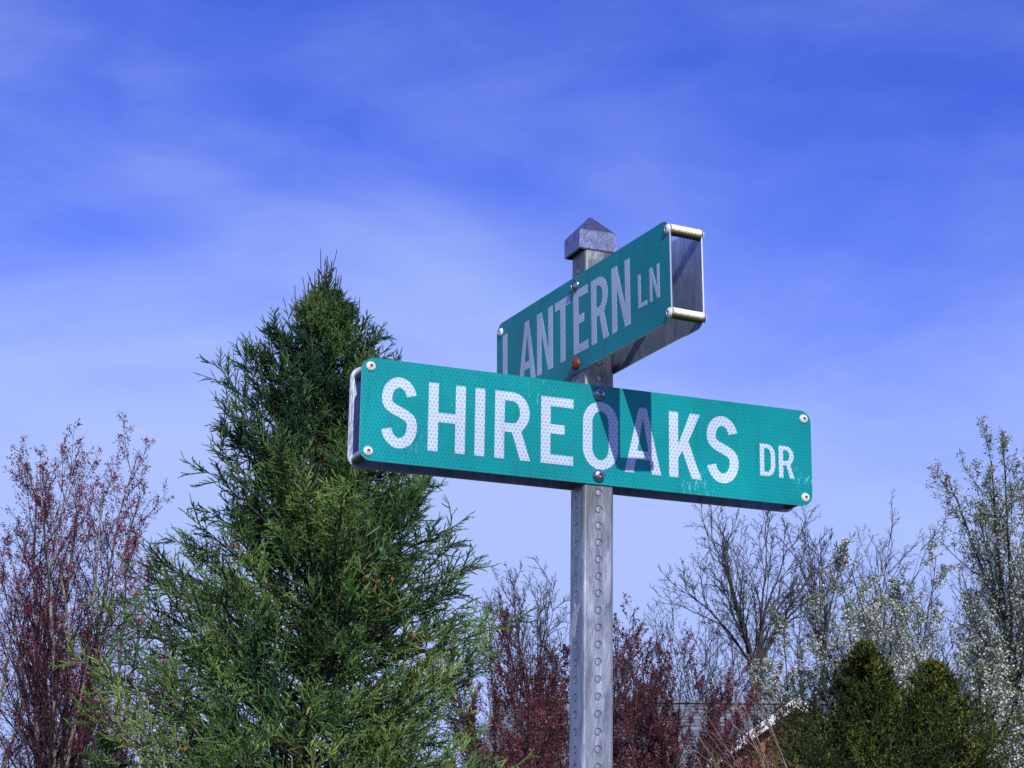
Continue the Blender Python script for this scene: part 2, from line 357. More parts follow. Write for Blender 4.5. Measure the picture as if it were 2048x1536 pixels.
# a dried splash of mud on the left face
bm = bmesh.new(); rr = random.Random(9)
pts = [(-.9, -7.9), (-.95, -8.6), (-.7, -9.0), (-.45, -8.4), (-.1, -8.5), (.05, -7.9), (.2, -7.3), (.62, -6.75), (.75, -6.55), (.5, -6.62), (.22, -6.7), (.12, -6.95), (-.05, -6.6), (-.28, -6.45), (-.2, -6.9), (-.42, -7.0), (-.5, -7.5), (-.7, -7.4)]
vs = [bm.verts.new((x * IN, (-H - 0.012) * IN, in2m(z))) for x, z in pts]
f = bm.faces.new(vs); ex = bmesh.ops.extrude_face_region(bm, geom=[f])
bmesh.ops.translate(bm, vec=(0, 0.010 * IN, 0), verts=[v for v in ex['geom'] if isinstance(v, bmesh.types.BMVert)])
sp_ = bm_obj('mud_splash', bm, M_dropping, post); sp_.matrix_local = Matrix.Rotation(-math.pi / 2, 4, 'Z')
# cap: square skirt with a pyramid
bm = bmesh.new(); cw = 1.22
def ring(w, z): return [bm.verts.new((sx * w * IN, sy * w * IN, in2m(z))) for sx, sy in ((-1, -1), (1, -1), (1, 1), (-1, 1))]
ra_, rb_, rc_ = ring(cw, 15.08), ring(cw, 16.3), ring(0.06, 17.62)
ri_, rj_ = ring(cw - .1, 15.08), ring(cw - .1, 15.34)
for a, b2 in ((ra_, rb_), (rb_, rc_), (ra_, ri_), (ri_, rj_)):
    for i in range(4): bm.faces.new((a[i], a[(i + 1) % 4], b2[(i + 1) % 4], b2[i]))
bm.faces.new(rc_); bm.faces.new(rj_)
bmesh.ops.recalc_face_normals(bm, faces=bm.faces)
bmesh.ops.bevel(bm, geom=[e for e in bm.edges if min(v.co.z for v in e.verts) > in2m(15.0) and max(abs(v.co.x) for v in e.verts) > 1.15 * IN or min(v.co.z for v in e.verts) > in2m(16.2)], offset=0.05 * IN, segments=2, affect='EDGES')
cap = bm_obj('post_cap', bm, M_cap, root, smooth=30); place(cap, Matrix.Translation((-0.13 * IN, 0.12 * IN, 0)) @ POSTM)

# ---- letters (cap height 4, Highway-style), outlines in inches
def arc(cx, cy, rx, ry, a0, a1, n=14):
    return [(cx + rx * math.cos(math.radians(a)), cy + ry * math.sin(math.radians(a))) for a in np.linspace(a0, a1, n)]
def thick(path, s):
    P = np.array(path); T = np.gradient(P, axis=0); T /= np.linalg.norm(T, axis=1)[:, None]; Nn = np.stack([-T[:, 1], T[:, 0]], 1)
    return [tuple(p) for p in P + Nn * s / 2] + [tuple(p) for p in (P - Nn * s / 2)[::-1]]
def glyph(ch, w, h, s):
    if ch == 'I': return [[(0, 0), (s, 0), (s, h), (0, h)]]
    if ch == 'L': return [[(0, 0), (w, 0), (w, s * .93), (s, s * .93), (s, h), (0, h)]]
    if ch == 'T': return [[(w / 2 - s / 2, 0), (w / 2 + s / 2, 0), (w / 2 + s / 2, h - s * .95), (w, h - s * .95), (w, h), (0, h), (0, h - s * .95), (w / 2 - s / 2, h - s * .95)]]
    if ch == 'H':
        m = h / 2; q = s * .46
        return [[(0, 0), (s, 0), (s, m - q), (w - s, m - q), (w - s, 0), (w, 0), (w, h), (w - s, h), (w - s, m + q), (s, m + q), (s, h), (0, h)]]
    if ch == 'E':
        q = s * .92; m = h * .52
        return [[(0, 0), (w, 0), (w, q), (s, q), (s, m - q / 2), (w * .73, m - q / 2), (w * .73, m + q / 2), (s, m + q / 2), (s, h - q), (w, h - q), (w, h), (0, h)]]
    if ch == 'N': return [[(0, 0), (s * .92, 0), (s * .92, h * .70), (w - s * 1.0, 0), (w, 0), (w, h), (w - s * .92, h), (w - s * .92, h * .30), (s * 1.0, h), (0, h)]]
    if ch == 'K':
        return [[(0, 0), (s, 0), (s, h * .30), (s * 1.45, h * .41), (w - s * 1.05, 0), (w, 0), (w * .60, h * .565), (w * .97, h), (w * .97 - s * 1.1, h), (s, h * .50), (s, h), (0, h)]]
    if ch == 'A':
        a = s * .42; m = w / 2; yb, yt = h * .21, h * .21 + s * .85
        def inner(y, sd): return m + sd * ((m - s * 1.02) * (1 - y / (h * .93)))
        return [[(0, 0), (s * .98, 0), (inner(yb, -1), yb), (inner(yb, 1), yb), (w - s * .98, 0), (w, 0), (m + a, h), (m - a, h)],
                [(inner(yt, -1), yt), (inner(yt, 1), yt), (m, h * .84)]]
    if ch == 'O':
        ry = w / 2 * 1.12; e = h * .012
        o = arc(w / 2, h - ry + e, w / 2, ry, 0, 180, 20) + arc(w / 2, ry - e, w / 2, ry, 180, 360, 20)
        i = arc(w / 2, h - ry + e, w / 2 - s, ry - s * .95, 0, 180, 18) + arc(w / 2, ry - e, w / 2 - s, ry - s * .95, 180, 360, 18)
        return [o, i]
    if ch == 'D':
        r = w * .52
        o = [(0, 0)] + arc(w - r, r * 1.25, r, r * 1.25, -90, 0, 9) + arc(w - r, h - r * 1.25, r, r * 1.25, 0, 90, 9) + [(0, h)]
        i = [(s, s * .9)] + arc(w - r, r * 1.25, r - s, r * 1.25 - s * .9, -90, 0, 9) + arc(w - r, h - r * 1.25, r - s, r * 1.25 - s * .9, 0, 90, 9) + [(s, h - s * .9)]
        return [o, i]
    if ch == 'R':
        b0 = h * .40; rr = (h - b0) / 2; cx = w * .97 - rr * .9
        o = [(0, 0), (s, 0), (s, b0), (w * .48, b0), (w - s * 1.05, 0), (w, 0), (w * .74, b0 + s * .12)]
        o += arc(cx, b0 + rr, rr * .9, rr, -48, 90, 14) + [(0, h)]
        i = [(s, b0 + s * .88)] + arc(cx, b0 + rr, rr * .9 - s, rr - s * .88, -90, 90, 14) + [(s, h - s * .88)]
        return [o, i]
    if ch == 'S':
        rx = (w - s) / 2; ry = (h + .04 * h - s) * .262; e = h * .018
        c1 = h + e - s / 2 - ry; c2 = -e + s / 2 + ry * 1.06
        top = arc(w / 2 - .01 * w, c1, rx * .96, ry, 12, 196, 18)
        bot = arc(w / 2, c2, rx, ry * 1.06, 22, -168, 18)
        p0, p3 = np.array(top[-1]), np.array(bot[0]); d0 = np.array([.10, -.42]) * w * .55; d3 = np.array([.20, -.40]) * w * .55
        mid = []
        for u in np.linspace(0, 1, 9)[1:-1]:
            p1, p2 = p0 + d0, p3 - d3
            mid.append(tuple((1 - u) ** 3 * p0 + 3 * u * (1 - u) ** 2 * p1 + 3 * u * u * (1 - u) * p2 + u ** 3 * p3))
        return [thick(top + mid + bot, s)]
def letter(ch, x, z, w, h, s, y, parent):
    loops = glyph(ch, w, h, s)
    L3 = [[Vector((px + x, 0, pz + z)) for px, pz in lp] for lp in loops]
    flat = [p for lp in L3 for p in lp]
    tris = tessellate_polygon([[Vector((p.x, p.z, 0)) for p in lp] for lp in L3])
    n = len(flat); d = 0.012
    V = [(p.x * IN, y * IN, p.z * IN) for p in flat] + [(p.x * IN, (y - d) * IN, p.z * IN) for p in flat]
    F = [(a + n, b2 + n, c + n) for a, b2, c in tris]
    k = 0
    for lp in L3:
        m = len(lp)
        for i in range(m): j = (i + 1) % m; F.append((k + i, k + j, n + k + j, n + k + i))
        k += m
    me = bpy.data.meshes.new('letter'); me.from_pydata(V, [], F)
    bm = bmesh.new(); bm.from_mesh(me); bmesh.ops.recalc_face_normals(bm, faces=bm.faces); bm.to_mesh(me); bm.free()
    for p in me.polygons:
        pass
    return link('letter', me, M_white, parent)

T = 0.10                                            # plate thickness, inches
def plate(x0, x1, z0, z1, yc, out_dir, M, label=None, chips=0, seed=1):
    """rounded plate; green sheeting on the side that looks out (out_dir = -1 means -y), bare aluminium inside"""
    rr = random.Random(seed); r = 0.75; pts = []
    for cx, cz, a0 in ((x1 - r, z1 - r, 0), (x0 + r, z1 - r, 90), (x0 + r, z0 + r, 180), (x1 - r, z0 + r, 270)):
        pts += arc(cx, cz, r, r, a0, a0 + 90, 9)
    bm = bmesh.new()
    a = [bm.verts.new((x * IN, (yc - T / 2) * IN, z * IN)) for x, z in pts]; c = [bm.verts.new((x * IN, (yc + T / 2) * IN, z * IN)) for x, z in pts]
    # the sheet is trimmed a hair inside the edge, so a bright line of bare metal runs round it
    fa = bm.faces.new(a); fc = bm.faces.new(c[::-1]); n = len(pts)
    for i in range(n): f = bm.faces.new((a[i], c[i], c[(i + 1) % n], a[(i + 1) % n])); f.material_index = 2; f.smooth = True
    fa.material_index = 0 if out_dir < 0 else 1; fc.material_index = 1 if out_dir < 0 else 0
    face = fa if out_dir < 0 else fc
    ins = bmesh.ops.inset_region(bm, faces=[face], thickness=0.035 * IN)
    for f in ins['faces']: f.material_index = 2
    me = bpy.data.meshes.new('name_plate'); bmesh.ops.recalc_face_normals(bm, faces=bm.faces); bm.to_mesh(me); bm.free()
    o = link('name_plate', me, [M_green, M_alu, M_edge], root); place(o, M)
    if label: o['label'] = label
    return o
MS = Matrix.Translation((0, 0, Z0)) @ Matrix.Rotation(yS, 4, 'Z')
ML = Matrix.Translation((0, 0, Z0)) @ Matrix.Translation((0, 0, 10.5 * IN)) @ Matrix.Rotation(tL, 4, 'X') @ Matrix.Translation((0, 0, -10.5 * IN)) @ Matrix.Rotation(yL - math.pi / 2, 4, 'Z')
YF = -(H + T / 2 + 0.01)
S_ = (-14.93, 14.41, 0.47, 6.53); Lp = (-10.6, 10.73, 7.49, 13.62)
sf = plate(*S_, YF, -1, MS, 'sunlit green plate lettered SHIREOAKS DR')
sb = plate(*S_, -YF, 1, MS, 'reverse plate of the lower sign, bare metal inside')
lf = plate(*Lp, YF, -1, ML, 'shaded green plate lettered LANTERN LN')
lb = plate(*Lp, -YF, 1, ML, 'reverse plate of the upper sign, bare metal inside')
YT = YF - T / 2
for ch, x, w in (('S', -13.68, 2.17), ('H', -10.84, 2.28), ('I', -7.96, .6), ('R', -6.72, 2.26), ('E', -3.80, 2.07), ('O', -1.10, 2.29), ('A', 1.62, 2.42), ('K', 4.58, 2.16), ('S', 7.12, 2.17)):
    letter(ch, x, 1.42, w, 4.05, 0.61, YT, sf)
for ch, x, w in (('D', 10.77, 1.06), ('R', 12.09, 1.08)): letter(ch, x, 2.10, w, 2.02, 0.30, YT, sf)
for ch, x, w in (('L', -9.74, 1.62), ('A', -7.55, 2.25), ('N', -5.06, 2.03), ('T', -2.70, 1.93), ('E', -0.38, 1.76), ('R', 1.80, 2.03), ('N', 4.24, 2.08)):
    letter(ch, x, 8.60, w, 4.07, 0.60, YT, lf)
for ch, x, w in (('L', 7.22, .98), ('N', 8.50, 1.08)): letter(ch, x, 9.23, w, 2.06, 0.29, YT, lf)

def head_mesh(name, r, h, hole, n=28):
    """domed button head with a socket; looks along -y"""
    bm = bmesh.new(); rings = []
    prof = [(r, 0), (r, h * .15)] + [(r * math.cos(a), h * (.15 + .85 * math.sin(a))) for a in (0.35, 0.7, 1.0)] + [(hole * 1.15, h * .98), (hole, h * .86), (hole * .9, h * .35)]
    for rr, y in prof: rings.append([bm.verts.new((rr * math.cos(2 * math.pi * i / n) * IN, -y * IN, rr * math.sin(2 * math.pi * i / n) * IN)) for i in range(n)])
    for k, (a, b2) in enumerate(zip(rings, rings[1:])):
        for i in range(n):
            f = bm.faces.new((a[i], a[(i + 1) % n], b2[(i + 1) % n], b2[i])); f.material_index = 1 if k >= len(prof) - 2 else 0
    f = bm.faces.new(rings[-1]); f.material_index = 1
    bmesh.ops.recalc_face_normals(bm, faces=bm.faces)
    me = bpy.data.meshes.new(name); bm.to_mesh(me); bm.free(); me.shade_smooth(); me.set_sharp_from_angle(angle=math.radians(50)); return me
rivet_me = head_mesh('rivet', 0.29, 0.15, 0.10); rivet_me.materials.append(M_nylon); rivet_me.materials.append(M_socket)
bolt_me = head_mesh('bolt', 0.40, 0.27, 0.11); bolt_me.materials.append(M_bolt); bolt_me.materials.append(M_bolt)
rust_me = bolt_me.copy(); rust_me.materials.clear(); rust_me.materials.append(M_rust); rust_me.materials.append(M_rust)
def tube_mesh(r, L, n=28):
    bm = bmesh.new()
    bmesh.ops.create_cone(bm, cap_ends=True, segments=n, radius1=r * IN, radius2=r * IN, depth=L * IN)
    bmesh.ops.rotate(bm, matrix=Matrix.Rotation(math.pi / 2, 3, 'X'), verts=bm.verts)
    me = bpy.data.meshes.new('spacer'); bm.to_mesh(me); bm.free(); me.shade_smooth(); me.set_sharp_from_angle(angle=math.radians(50)); me.materials.append(M_tube); return me
tube_me = tube_mesh(0.33, 2 * (-YF) - T - 0.01)
def child(name, me, M, label=None):
    o = bpy.data.objects.new(name, me); COL.objects.link(o); o.parent = root; o.matrix_world = M
    if label: o['label'] = label
    return o
FL = Matrix.Rotation(math.pi, 4, 'Z')
def fasten(M, xs, zs, px=0.0, pz=()):
    for x in xs:
        for z in zs:
            child('rivet', rivet_me, M @ Matrix.Translation((x * IN, (YT - .001) * IN, z * IN)) @ Matrix.Rotation(rnd.uniform(0, 6), 4, 'Y'))
            child('rivet', rivet_me, M @ Matrix.Translation((x * IN, (-YT + .001) * IN, z * IN)) @ FL)
            child('spacer', tube_me, M @ Matrix.Translation((x * IN, 0, z * IN)))
    for z, me in pz:
        child('bolt', me, M @ Matrix.Translation((px * IN, (YT - .001) * IN, z * IN)) @ Matrix.Rotation(rnd.uniform(0, 6), 4, 'Y'), 'rusty red bolt' if me is rust_me else None)
        child('bolt', bolt_me, M @ Matrix.Translation((px * IN, (-YT + .001) * IN, z * IN)) @ FL)
fasten(MS, (-14.40, 13.90), (1.0, 6.0), -0.08, ((1.0, bolt_me), (6.0, bolt_me)))
fasten(ML, (-10.03, 10.56), (8.0, 13.0), -0.05, ((8.0, rust_me), (13.0, bolt_me)))
# ------------------------------------------------------------------ wood: tubes grown level by level
ZCUT = [0.0]                                        # twigs and leaves lower than this are well out of view and are left out
def set_cut(dist): ZCUT[0] = max(0.0, CAM_POS[2] + (dist - 2.6) * math.tan(math.radians(3.9)))
class Wood:
    def __init__(s): s.v = []; s.f = []; s.n = 0
    def tubes(s, P, R, sides):
        """P (N,n,3) paths, R (N,n) radii"""
        if sides < 7:
            k = P[..., 2].max(1) > ZCUT[0]; P, R = P[k], R[k]
        if not len(P): return
        Nn, n, _ = P.shape
        Tn = norm(np.gradient(P, axis=1)); ref = np.where(np.abs(Tn[..., 2:3]) > 0.9, np.array([1., 0, 0]), np.array([0, 0, 1.]))
        A = norm(np.cross(Tn, ref)); B = np.cross(Tn, A)
        a = np.arange(sides) * 2 * np.pi / sides
        V = P[:, :, None] + R[:, :, None, None] * (A[:, :, None] * np.cos(a)[:, None] + B[:, :, None] * np.sin(a)[:, None])
        idx = np.arange(Nn * n * sides).reshape(Nn, n, sides) + s.n
        i0 = idx[:, :-1]; i1 = idx[:, 1:]
        F = np.stack([i0, np.roll(i0, -1, 2), np.roll(i1, -1, 2), i1], -1).reshape(-1, 4)
        s.v.append(V.reshape(-1, 3)); s.f.append(F); s.n += Nn * n * sides
    def mesh(s, name, origin):
        return np_mesh(name, np.concatenate(s.v) - origin, np.concatenate(s.f), smooth=True)
def path(rng, start, d, L, r0, n, jit, trop, up=(0, 0, 1), taper=0.25, r1=None):
    Nn = len(start); P = np.zeros((Nn, n, 3)); P[:, 0] = start; d = norm(d.astype(float)); step = (L / (n - 1))[:, None]
    up = np.asarray(up, float)
    bend = rng.normal(size=(Nn, 3)) * jit * 0.5
    for i in range(1, n):
        d = norm(d + rng.normal(size=(Nn, 3)) * jit + bend + up * trop)
        P[:, i] = P[:, i - 1] + d * step
    k = np.linspace(0, 1, n)
    R = r0[:, None] * (1 - k) + (r0 * taper if r1 is None else np.full(Nn, r1))[:, None] * k
    return P, R
def sprout(rng, P, R, count, t0, t1, ang, ratio, n, jit, trop, rr=0.6, fall=0.5, taper=0.25, rmin=0.0015, lmin=0.0, angj=0.25, tpow=1.0, flat=None):
    Nn, m, _ = P.shape; C = count
    t = t0 + (t1 - t0) * (((np.arange(C)[None] + rng.random((Nn, C))) / C) ** tpow)
    x = t * (m - 1); i = np.minimum(x.astype(int), m - 2); f = (x - i)[..., None]
    rows = np.arange(Nn)[:, None]
    pos = P[rows, i] * (1 - f) + P[rows, i + 1] * f
    Tn = norm(P[rows, i + 1] - P[rows, i]); rad = R[rows, i] * (1 - f[..., 0]) + R[rows, i + 1] * f[..., 0]
    Lp_ = np.linalg.norm(np.diff(P, axis=1), axis=2).sum(1)
    ref = np.where(np.abs(Tn[..., 2:3]) > 0.95, np.array([1., 0, 0]), np.array([0, 0, 1.]))
    A = norm(np.cross(Tn, ref)); B = np.cross(A, Tn)
    if flat is None:
        phi = (np.arange(C)[None] * 2.4 + rng.random((Nn, 1)) * 6.28 + rng.normal(size=(Nn, C)) * 0.5)
    else:
        phi = np.where(np.arange(C)[None] % 2 == 0, 0, np.pi) + rng.normal(size=(Nn, C)) * flat
        phi = np.where(np.cos(phi) >= 0, phi, phi)
    radial = A * np.cos(phi)[..., None] + B * np.sin(phi)[..., None]
    a = ang * (1 + rng.normal(size=(Nn, C)) * angj)[..., None]
    d = Tn * np.cos(a) + radial * np.sin(a)
    L = Lp_[:, None] * ratio * (1 - fall * (t - t0) / max(t1 - t0, 1e-6)) * rng.uniform(0.65, 1.2, (Nn, C))
    L = np.maximum(L, lmin)
    r0 = np.maximum(np.minimum(rad * rr, rad * 0.9), rmin)
    return path(rng, pos.reshape(-1, 3), d.reshape(-1, 3), L.ravel(), r0.ravel(), n, jit, trop, taper=taper)
def along(rng, P, per, t0=0.0, t1=1.0):
    Nn, m, _ = P.shape
    t = t0 + (t1 - t0) * rng.random((Nn, per)); x = t * (m - 1); i = np.minimum(x.astype(int), m - 2); f = (x - i)[..., None]
    rows = np.arange(Nn)[:, None]
    return (P[rows, i] * (1 - f) + P[rows, i + 1] * f).reshape(-1, 3), norm(P[rows, i + 1] - P[rows, i]).reshape(-1, 3), t.ravel()
def leaf_mesh(name, rng, pos, size, origin, tone, quads=True, aspect=0.6, dirs=None, spread=1.0):
    """one small pointed four-cornered leaf per position, random facing"""
    k = pos[:, 2] > ZCUT[0]; pos, tone = pos[k], tone[k]; dirs = dirs[k] if dirs is not None else None
    n = len(pos); u = norm(rng.normal(size=(n, 3)) * spread + (dirs if dirs is not None else 0)); w = norm(np.cross(u, rng.normal(size=(n, 3)))); c = np.cross(u, w)
    L = (size * rng.uniform(0.6, 1.35, n))[:, None]; p = pos - origin
    a = p; b_ = p + u * L * .5 + w * L * aspect * .5 + c * L * .08; d = p + u * L; e = p + u * L * .5 - w * L * aspect * .5 + c * L * .08
    V = np.stack([a, b_, d, e], 1).reshape(-1, 3); F = np.arange(4 * n).reshape(n, 4)
    return np_mesh(name, V, F, tone=np.repeat(tone, 4))
def needle_arrays(rng, P, spacing, nl, nw, t0, t1, tone, fwd=1.25):
    """needles round every path of P between t0 and t1; triangles"""
    k = P[..., 2].max(1) > ZCUT[0]; P, tone = P[k], tone[k]
    L = np.linalg.norm(np.diff(P, axis=1), axis=2).sum(1) * (t1 - t0)
    per = max(2, int(round(np.median(L) / spacing)))
    pos, Tn, t = along(rng, P, per, t0, t1)
    rad = norm(np.cross(Tn, rng.normal(size=pos.shape)))
    k = fwd * rng.uniform(0.6, 1.3, (len(pos), 1))
    d = norm(Tn * k + rad); ln = (nl * rng.uniform(0.7, 1.2, len(pos)))[:, None]
    side = norm(np.cross(d, rng.normal(size=pos.shape))) * nw * .5
    V = np.stack([pos - side, pos + side, pos + d * ln], 1)
    tn = np.repeat(tone, per) + rng.normal(size=len(pos)) * 0.05
    return V.reshape(-1, 3), np.repeat(np.clip(tn, 0, 1), 3)

def blade_arrays(rng, P, w, tone, strips=False, blades=3):
    """the dense core of a needled shoot: crossed tapering blades along the path; triangles"""
    k = P[..., 2].max(1) > ZCUT[0]; P, tone = P[k], tone[k]; out_ = []
    Nn, n, _ = P.shape; ax = norm(P[:, -1] - P[:, 0]); A = norm(np.cross(ax, rng.normal(size=ax.shape))); B = np.cross(ax, A)
    ww = (w * rng.uniform(0.75, 1.2, Nn))[:, None]
    for b in range(blades):
        a = math.pi * b / blades; sd = (A * math.cos(a) + B * math.sin(a)) * ww
        if not strips:
            m = P[:, (n - 1) // 2] * .5 + P[:, n // 2] * .5
            out_.append(np.stack([P[:, 0], m + sd, P[:, -1], P[:, 0], P[:, -1], m - sd], 1).reshape(-1, 3)); per = 2
        else:
            prof = np.array([0.6] + [1.0] * (n - 2) + [0.45]); L_r = P[:, :, None] + sd[:, None, None] * prof[None, :, None, None] * np.array([1, -1.])[None, None, :, None]
            l, rr_ = L_r[:, :, 0], L_r[:, :, 1]
            q = np.stack([l[:, :-1], rr_[:, :-1], rr_[:, 1:], l[:, :-1], rr_[:, 1:], l[:, 1:]], 2); out_.append(q.reshape(-1, 3)); per = 2 * (n - 1)
    V = np.concatenate(out_); tn = np.tile(np.repeat(tone, per * 3), blades)
    return V, np.clip(tn - 0.06, 0, 1)
def basetree(name, base, label, cat='tree', group=None):
    r = empty(name, base); tag(r, label, cat, group); return r

# ---- broad-leaved trees
def grown(rng, base, top, stems, spread, spec, r0, first=0.25, lean=(0, 0)):
    """returns the Wood and the levels; base/top world points; stems from a low fork"""
    Ht = top[2] - base[2]; levels = []
    b0 = np.array([base]); ln = np.array([lean[0], lean[1], 1.0])
    if stems == 1:
        axis = (top - base) / (Ht) + 0
        P, R = path(rng, b0, np.array([axis]), np.array([Ht]), np.array([r0]), 16, 0.035, 0.03, taper=0.12)
        # straighten towards the top
        k = np.linspace(0, 1, 16)[:, None]; P[0] += k * (top - P[0, -1])
        levels.append((P, R))
        return levels
    P, R = path(rng, b0, np.array([ln]), np.array([Ht * first]), np.array([r0]), 6, 0.03, 0.02, taper=0.9)
    levels.append((P, R)); fork = P[0, -1]
    st = np.repeat(fork[None], stems, 0); ph = np.arange(stems) * 2 * np.pi / stems + rng.random() * 6; sp = spread * rng.uniform(0.55, 1.25, stems)
    d = np.stack([np.cos(ph) * sp, np.sin(ph) * sp, np.ones(stems)], 1) + ln * 0.2
    L = np.full(stems, Ht * (1 - first)) * rng.uniform(0.88, 1.06, stems)
    P, R = path(rng, st, d, L, np.full(stems, r0 * spec.get('sr', 0.5)) * rng.uniform(.7, 1.1, stems), 14, 0.05, spec.get('stem_up', 0.05), taper=0.12)
    # pull the tallest stem up to the height the crown has
    zt = P[:, -1, 2].max(); P[..., 2] = base[2] + Ht * first + (P[..., 2] - fork[2]) * (Ht * (1 - first)) / (zt - fork[2])
    levels.append((P, R)); return levels
def branches(rng, levels, recipe):
    P, R = levels[-1]
    for kw in recipe:
        Q, S = sprout(rng, P, R, **kw); levels.append((Q, S)); P, R = Q, S
    return levels
def wood_of(levels, origin, thick_from=0):
    big, fine = Wood(), Wood()
    for i, (P, R) in enumerate(levels):
        w = big if i < 2 else fine
        if i >= 2 and P.shape[1] > 4:
            q = np.unique(np.linspace(0, P.shape[1] - 1, 5 if i == 2 else 4).round().astype(int)); P, R = P[:, q], R[:, q]
        w.tubes(P, R, 8 if i < 1 else 7 if i < 2 else 4 if i < 3 else 3)
    return big, fine
def add_tree(name, base, label, levels, big_mat, fine_mat, foliage=None, fol_mat=None, fol_name='crown', cat='tree', group=None):
    r = basetree(name, tuple(base), label, cat, group); big, fine = wood_of(levels, base)
    link('trunk', big.mesh('trunk', base), big_mat, r)
    link('branches', fine.mesh('branches', base), fine_mat, r)
    if foliage is not None: link(fol_name, foliage, fol_mat, r)
    return r
def ground_at(px, dist):
    p = spot(px, 1536, dist); return np.array([p[0], p[1], 0.0])
def crown_top(px, py, dist): return spot(px, py, dist)

def fork_at(px, py, dist, top): return float(np.clip(spot(px, py, dist)[2] / top[2], 0.05, 0.9))
def maple(seed, px, py, dist, stems, spread, label, density=1.0, tone0=0.5, lean=(0, 0), twig_mat=None, first=0.28, r0=0.16, budsize=0.028, side=0.17):
    set_cut(dist); rng = np.random.default_rng(seed); top = crown_top(px, py, dist); base = np.array([top[0], top[1], 0.0])
    lv = grown(rng, base, top, stems, spread, {}, r0, first, lean)
    branches(rng, lv, [
        dict(count=int(21 * density), t0=0.08, t1=0.97, ang=0.55, ratio=side * 1.9, n=8, jit=0.05, trop=0.09, rr=0.5, fall=0.68, angj=0.3, rmin=0.006),
        dict(count=7, t0=0.15, t1=0.98, ang=0.6, ratio=0.42, n=6, jit=0.07, trop=0.08, rr=0.6, fall=0.5, rmin=0.004),
        dict(count=5, t0=0.2, t1=1.0, ang=0.6, ratio=0.45, n=3, jit=0.09, trop=0.06, rr=0.6, fall=0.4, rmin=0.003)])
    P, R = lv[-1]
    pos, Tn, t = along(rng, P, 5, 0.3, 1.0); P2, R2 = lv[-2]; pos2, T2, t2 = along(rng, P2, 6, 0.4, 1.0)
    pos = np.concatenate([pos, pos2]); dirs = np.concatenate([Tn, T2])
    # buds come in tight clusters
    pos = np.repeat(pos, 2, 0) + rng.normal(size=(len(pos) * 2, 3)) * 0.018; dirs = np.repeat(dirs, 2, 0)
    clump = np.sin(pos[:, 0] * 3.1 + seed) * np.sin(pos[:, 2] * 2.3) * 0.2
    tone = np.clip(tone0 + clump + rng.normal(size=len(pos)) * 0.18, 0, 1)
    keep = rng.random(len(pos)) < 0.46
    me = leaf_mesh('buds', rng, pos[keep], budsize, base, tone[keep], aspect=0.6, dirs=dirs[keep] * 0.8)
    return add_tree('red_maple', base, label, lv, B_maple, twig_mat or B_maple_twig, me, M_buds, 'buds')

def bare(seed, px, py, dist, stems, spread, label, recipe, r0=0.15, first=0.3, fork=None, mat=None, fine=None, lean=(0, 0), name='bare_tree', stem_up=0.04):
    set_cut(dist); rng = np.random.default_rng(seed); top = crown_top(px, py, dist); base = np.array([top[0], top[1], 0.0])
    if fork: first = fork_at(px, fork, dist, top)
    lv = grown(rng, base, top, stems, spread, {'stem_up': stem_up, 'sr': 0.33}, r0, first, lean)
    branches(rng, lv, recipe)
    return add_tree(name, base, label, lv, mat or B_grey, fine or B_grey)

def pear(seed, px, py, dist, stems, spread, label, density=1.0, bright=0.6, per=4, lean=(0, 0), r0=0.13, first=0.25, size=0.045, side=0.36, low=0.0):
    set_cut(dist); rng = np.random.default_rng(seed); top = crown_top(px, py, dist); base = np.array([top[0], top[1], 0.0])
    lv = grown(rng, base, top, stems, spread, {'stem_up': 0.06}, r0, first, lean)
    branches(rng, lv, [
        dict(count=int(17 * density), t0=0.06, t1=0.97, ang=0.6, ratio=side, n=8, jit=0.07, trop=0.10, rr=0.5, fall=0.7, rmin=0.008),
        dict(count=7, t0=0.12, t1=0.98, ang=0.65, ratio=0.42, n=6, jit=0.10, trop=0.07, rr=0.6, fall=0.5, rmin=0.0045),
        dict(count=5, t0=0.15, t1=1.0, ang=0.8, ratio=0.42, n=3, jit=0.14, trop=0.05, rr=0.6, fall=0.4, rmin=0.0035)])
    P, R = lv[-1]; P2, R2 = lv[-2]
    pos, Tn, t = along(rng, P, per, 0.3, 1.0); pos2, T2, t2 = along(rng, P2, per, 0.3, 1.0)
    pos = np.concatenate([pos, pos2])
    zz = (pos[:, 2] - base[2]) / (top[2] - base[2])
    site = rng.random(len(pos)) < 0.5; pos, zz = pos[site], zz[site]
    pos = np.repeat(pos, 4, 0) + rng.normal(size=(len(pos) * 4, 3)) * 0.026; zz = np.repeat(zz, 2)
    bloom_shade = np.repeat(np.clip(1.25 - zz, 0.1, 1), 2)          # denser blossom lower; the shade near the top is painted into the tone
    patch = 0.5 + 0.5 * np.sin(pos[:, 0] * 2.7 + seed) * np.sin(pos[:, 2] * 2.1 + pos[:, 1])
    bloom = rng.random(len(pos)) < np.clip(bright * (0.35 + bloom_shade * 0.9) * (0.55 + 0.6 * patch), 0, 1)
    tone = np.where(bloom, rng.uniform(0.4, 1.0, len(pos)), rng.uniform(0.0, 0.3, len(pos)))
    keep = rng.random(len(pos)) < 0.85
    me = leaf_mesh('blossom', rng, pos[keep], size, base, tone[keep], aspect=0.85)
    return add_tree('pear_tree', base, label, lv, B_pear, B_pear, me, M_blossom, 'blossom')

